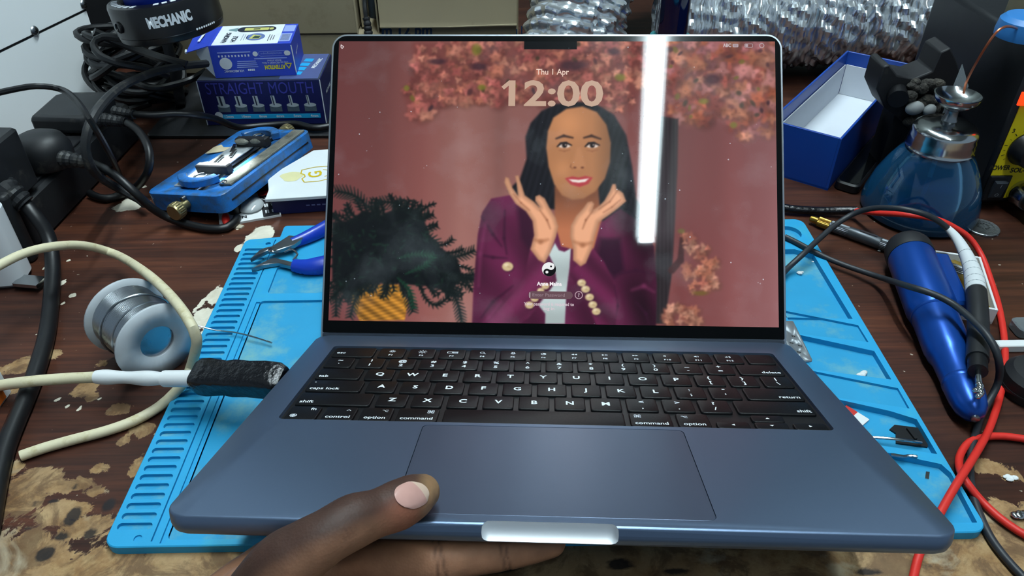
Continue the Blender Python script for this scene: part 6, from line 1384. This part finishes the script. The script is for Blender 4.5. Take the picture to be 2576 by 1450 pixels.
# ---- crumpled foil ducts
M_foil = mat('aluminium_foil', '#eef3f7', .20, metal=.84, var=.06, scale=200, rvar=.4)
def duct(name, label, path, r0, seed, pitch=.0105):
    rs = np.random.default_rng(seed); P = spline(path, .0016); n = 110; mb = MB(); rings = []; up = Vector((0, 0, 1)); s = 0
    ph = rs.uniform(0, 6.28, 40); kk = rs.integers(2, 26, 40); ll = rs.uniform(20, 420, 40)
    th = np.arange(n) * 2 * math.pi / n
    for i, p in enumerate(P):
        t = (P[min(i + 1, len(P) - 1)] - P[max(i - 1, 0)]).normalized(); s += (P[i] - P[i - 1]).length if i else 0
        side = t.cross(up).normalized(); upv = side.cross(t)
        d = np.zeros(n)
        for a, k, l in zip(ph, kk, ll): d += np.sin(k * th + l * s + a)
        rad = r0 + .0030 * (abs(math.sin(math.pi * s / pitch)) ** .6 * 2 - 1) + d * .00036 + rs.normal(0, .00016, n) + .0016 * np.sin(3 * th + 9 * s + ph[0]) + .0011 * np.sin(5 * th - 23 * s + ph[1])
        off = .0007 * np.sin(7 * th + 31 * s + ph[2]) + .0006 * np.sin(13 * th - 57 * s + ph[3]) + rs.normal(0, .0001, n)
        rings.append([tuple(p + side * float(rad[q] * math.cos(th[q])) + upv * float(rad[q] * math.sin(th[q])) + t * float(off[q])) for q in range(n)])
    mb.loft(rings, 0, None, False, False)
    o = obj(name, mb, M_foil, smooth=True, angle=24); recenter(o); tag(o, label, 'duct'); return o
duct('foil_duct', 'crumpled silver foil duct lying across the back right, behind the blue box', [(.166, .668, .0652), (.200, .667, .0652), (.26, .668, .0655), (.36, .670, .0652), (.45, .674, .0652), (.56, .68, .0652)], .0560, 4)
duct('foil_duct', 'bent silver foil duct end behind the top middle of the screen', [(.215, .835, .118), (.165, .805, .124), (.122, .768, .124), (.090, .715, .112), (.072, .665, .084), (.0610, .637, .046), (.0595, .630, .0100)], .0540, 8)
# ---- dark bottle with a teal flange between the ducts
o = empty('dark_bottle', 'dark blue glossy bottle with a teal rim between the two foil ducts', 'bottle', (.1535, .540, 0))
obj('body', MB().lathe([(.0150, 0), (.0165, .002), (.0165, .2), (.012, .205)], 40), mat('dark_blue_glass', '#0a1238', .06, spec=.8, coat=.5), o); obj('teal_rim', MB().lathe([(.0166, .0845), (.0200, .0850), (.0212, .0870), (.0208, .0885), (.0172, .0890), (.0166, .0885)], 40), mat('teal_plastic', '#1f8f96', .2, trans=.4), o)

# ================================================================== hand holding the front edge
def hand():
    W = lambda u, v, z: LAPM @ lp(u, v, z)
    k = 1.0
    chains = [
        # thumb, root to tip
        [(655, 1515, -.020, .0150), (712, 1428, -.003, .0126), (770, 1384, .004, .0110), (830, 1346, .0088, .0098), (890, 1312, .0106, .0102), (948, 1292, .0104, .0089), (1000, 1272, .0102, .0097), (1040, 1250, .0092, .0089), (1063, 1238, .0080, .0072)],
        # index, lying under the base
        [(560, 1560, -.045, .0180), (655, 1470, -.034, .0150), (740, 1408, -.0275, .0128), (860, 1402, -.0285, .0108), (980, 1408, -.0250, .0100), (1095, 1408, -.0218, .0098), (1180, 1396, -.0209, .0088), (1268, 1384, -.0204, .0086), (1335, 1374, -.0196, .0076), (1386, 1366, -.0188, .0064)],
        # middle, ring and little finger below
        [(560, 1580, -.048, .0180), (700, 1500, -.046, .0135), (850, 1492, -.0445, .0112), (985, 1492, -.0425, .0104), (1085, 1500, -.043, .0098), (1150, 1520, -.047, .0088), (1180, 1545, -.053, .0078)],
        [(540, 1620, -.058, .0170), (690, 1570, -.064, .0130), (840, 1570, -.0635, .0108), (960, 1580, -.064, .0098), (1030, 1605, -.069, .0088), (1050, 1635, -.076, .0076)],
        [(520, 1660, -.068, .0150), (660, 1640, -.080, .0112), (790, 1650, -.080, .0092), (880, 1668, -.081, .0084), (920, 1690, -.086, .0070)],
        # palm and forearm
        [(655, 1515, -.026, .0165), (600, 1570, -.048, .0200), (540, 1660, -.062, .0205), (470, 1780, -.070, .0215), (380, 1960, -.074, .0240), (300, 2160, -.078, .0270), (240, 2360, -.080, .0300)],
        [(560, 1560, -.048, .018), (560, 1640, -.070, .0180), (500, 1770, -.078, .0190), (390, 1960, -.080, .022)],
        [(700, 1440, -.014, .0115), (735, 1425, -.022, .0120)]]
    mb = MB()
    for ch in chains:
        P = [W(u, v, z + (.0009 if z > -.01 else -.0009)) for u, v, z, r in ch]; R = [c[3] for c in ch]; S = []; Rr = []
        for i in range(len(P) - 1):
            p0 = P[i - 1] if i else P[0] * 2 - P[1]; p3 = P[i + 2] if i + 2 < len(P) else P[-1] * 2 - P[-2]
            n = max(3, int((P[i + 1] - P[i]).length / .0022))
            for q in range(n):
                t = q / n; S.append(.5 * ((2 * P[i]) + (P[i + 1] - p0) * t + (2 * p0 - 5 * P[i] + 4 * P[i + 1] - p3) * t * t + (3 * P[i] - p0 - 3 * P[i + 1] + p3) * t ** 3)); Rr.append(R[i] + (R[i + 1] - R[i]) * t)
        S.append(P[-1]); Rr.append(R[-1])
        mb.tube(S, Rr, 20); mb.ball(tuple(S[-1]), Rr[-1] * 1.0, 20, 14); mb.ball(tuple(S[0]), Rr[0], 20, 14)
    tmp = obj('hand_form', mb, M_wall, smooth=False)
    m = tmp.modifiers.new('remesh', 'REMESH'); m.mode = 'VOXEL'; m.voxel_size = .0012; m.use_smooth_shade = True
    s = tmp.modifiers.new('smooth', 'SMOOTH'); s.iterations = 9; s.factor = .5
    bpy.context.view_layer.update(); me = bpy.data.meshes.new_from_object(tmp.evaluated_get(bpy.context.evaluated_depsgraph_get())); bpy.data.objects.remove(tmp)
    n = len(me.vertices); co = np.empty(n * 3); me.vertices.foreach_get('co', co); co = co.reshape(-1, 3); nr = np.empty(n * 3); me.vertices.foreach_get('normal', nr); nr = nr.reshape(-1, 3)
    px = project(co); L = (np.concatenate([co, np.ones((n, 1))], 1) @ np.array(LAPI).T)[:, :3]; LN = nr @ np.array(LAPI.to_3x3()).T
    # shallow flexion creases on the fingers, wrinkles on the thumb knuckle
    crease = np.zeros(n); under = L[:, 2] < -.0095; on_index = under & (L[:, 2] > -.037)
    for cu, w, sl in ((1112, 4.5, .20), (1096, 3.4, .14), (1264, 4.2, .22), (1277, 3.0, .2)):
        crease = np.maximum(crease, np.where(on_index, np.exp(-((px[:, 0] - cu - sl * (px[:, 1] - 1400)) / w) ** 2), 0))
    top = ~under & (L[:, 2] > 0.0)
    for q in range(7):
        a0 = 838 + 13 * q; crease = np.maximum(crease, np.where(top & (LN[:, 2] > .1), .55 * np.exp(-((px[:, 0] - a0 - .50 * (px[:, 1] - 1300) + 3 * np.sin(px[:, 1] / 7 + q)) / 2.6) ** 2) * np.exp(-((px[:, 0] - 872) / 46) ** 2), 0))
    co = co - nr * (crease * .00045)[:, None]
    dors = np.array(lin('#3d2820')[:3]); palm = np.array(lin('#94694f')[:3]); redd = np.array(lin('#8a5340')[:3]); dk = np.array(lin('#2a1813')[:3]); tipc = np.array(lin('#9a7a58')[:3])
    sm = lambda x: np.clip(x, 0, 1) ** 2 * (3 - 2 * np.clip(x, 0, 1))
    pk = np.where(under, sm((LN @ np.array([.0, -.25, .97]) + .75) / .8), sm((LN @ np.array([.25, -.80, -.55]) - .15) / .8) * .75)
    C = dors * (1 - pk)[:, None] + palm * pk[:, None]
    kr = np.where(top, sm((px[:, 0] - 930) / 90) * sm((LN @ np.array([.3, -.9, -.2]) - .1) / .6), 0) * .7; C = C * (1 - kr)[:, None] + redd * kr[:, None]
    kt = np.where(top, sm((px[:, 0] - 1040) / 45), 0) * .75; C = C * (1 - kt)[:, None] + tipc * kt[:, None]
    C = C * (1 - .5 * crease)[:, None] + dk * (.5 * crease)[:, None]
    org = Vector(W(600, 1570, -.048)); me.vertices.foreach_set('co', (co - np.array(org)).ravel()); me.update()
    ca = me.color_attributes.new('skin_tone', 'FLOAT_COLOR', 'POINT'); q = np.ones((n, 4), np.float32); q[:, :3] = C; ca.data.foreach_set('color', q.ravel())
    sk = bpy.data.materials.new('brown_skin'); sk.use_nodes = True; nt = sk.node_tree; N = nt.nodes; Lk = nt.links; b = N['Principled BSDF']
    a = N.new('ShaderNodeAttribute'); a.attribute_name = 'skin_tone'; tc = N.new('ShaderNodeTexCoord'); nz = N.new('ShaderNodeTexNoise'); nz.inputs['Scale'].default_value = 160; nz.inputs['Detail'].default_value = 4; Lk.new(tc.outputs['Object'], nz.inputs['Vector'])
    mx = N.new('ShaderNodeMix'); mx.data_type = 'RGBA'; mx.blend_type = 'MULTIPLY'; mx.inputs[0].default_value = .35; Lk.new(a.outputs['Color'], mx.inputs[6]); rp = N.new('ShaderNodeMapRange'); rp.inputs[1].default_value = .3; rp.inputs[2].default_value = .7; rp.inputs[3].default_value = .6; rp.inputs[4].default_value = 1.25; Lk.new(nz.outputs['Fac'], rp.inputs[0]); Lk.new(rp.outputs[0], mx.inputs[7]); Lk.new(mx.outputs[2], b.inputs['Base Color'])
    b.inputs['Roughness'].default_value = .58; b.inputs['Specular IOR Level'].default_value = .3; b.inputs['Subsurface Weight'].default_value = .12; b.inputs['Subsurface Scale'].default_value = .004; b.inputs['Subsurface Radius'].default_value = (1, .4, .25)
    n4 = N.new('ShaderNodeTexVoronoi'); n4.inputs['Scale'].default_value = 900; Lk.new(tc.outputs['Object'], n4.inputs['Vector']); bp = N.new('ShaderNodeBump'); bp.inputs['Strength'].default_value = .25; bp.inputs['Distance'].default_value = .0003; Lk.new(n4.outputs['Distance'], bp.inputs['Height']); Lk.new(bp.outputs[0], b.inputs['Normal'])
    me.materials.clear(); me.materials.append(sk)
    r = empty('hand', 'dark brown left hand gripping the front edge of the laptop, thumb on the deck', 'hand', org)
    so = link('skin', me, r); me.shade_smooth()
    # thumb nail laid on the skin
    bm = bmesh.new(); bm.from_mesh(me); bv = BVHTree.FromBMesh(bm); o0 = Vector(CAM) - org
    def hit(u, v):
        l, nn, i, d = bv.ray_cast(o0, Vector(ray(u, v)).normalized()); return (l, nn) if l is not None else (None, None)
    A0, A1, B0, B1 = np.array((978., 1235.)), np.array((1027., 1291.)), np.array((1046., 1203.)), np.array((1090., 1258.))
    def strip_(s0, s1, lift, nu=13, nvv=11):
        V_ = []; ok = True
        for i in range(nu):
            s_ = s0 + (s1 - s0) * i / (nu - 1)
            for j in range(nvv):
                t = j / (nvv - 1); e = 4 * t * (1 - t); ss = s_ + .13 * (e - .6) * (1 if s_ > .5 else -1.0) * abs(2 * s_ - 1)
                tt = .5 + (t - .5) * (1 - .34 * abs(2 * s_ - 1) ** 3); p = (A0 + (A1 - A0) * tt) * (1 - ss) + (B0 + (B1 - B0) * tt) * ss
                l, nn = hit(*p)
                if l is None:
                    l, nn = V_[-1][0] if V_ else Vector(), Vector((0, 0, 1))
                V_.append((l, nn, lift * (.35 + .65 * min(1, e * 2.2))))
        top_ = [l + nn * f for l, nn, f in V_]; bot = [l - nn * .0006 for l, nn, f in V_]
        mb = MB(); nn_ = nu * nvv
        mb.add(top_ + bot, [(i * nvv + j, (i + 1) * nvv + j, (i + 1) * nvv + j + 1, i * nvv + j + 1) for i in range(nu - 1) for j in range(nvv - 1)] +
               [(i * nvv, nn_ + i * nvv, nn_ + (i + 1) * nvv, (i + 1) * nvv) for i in range(nu - 1)] + [((i + 1) * nvv + nvv - 1, nn_ + (i + 1) * nvv + nvv - 1, nn_ + i * nvv + nvv - 1, i * nvv + nvv - 1) for i in range(nu - 1)] +
               [(j, j + 1, nn_ + j + 1, nn_ + j) for j in range(nvv - 1)] + [((nu - 1) * nvv + j, nn_ + (nu - 1) * nvv + j, nn_ + (nu - 1) * nvv + j + 1, (nu - 1) * nvv + j + 1) for j in range(nvv - 1)])
        return mb
    nl = obj('thumb_nail', strip_(0.0, .80, .0006), mat('nail_plate', '#b98f86', .3, var=.1, scale=200, spec=.5), r)
    obj('nail_edge', strip_(.80, 1.0, .0005, 5), mat('nail_free_edge', '#c6ac9a', .4, var=.08), nl)
    bm.free()
hand()
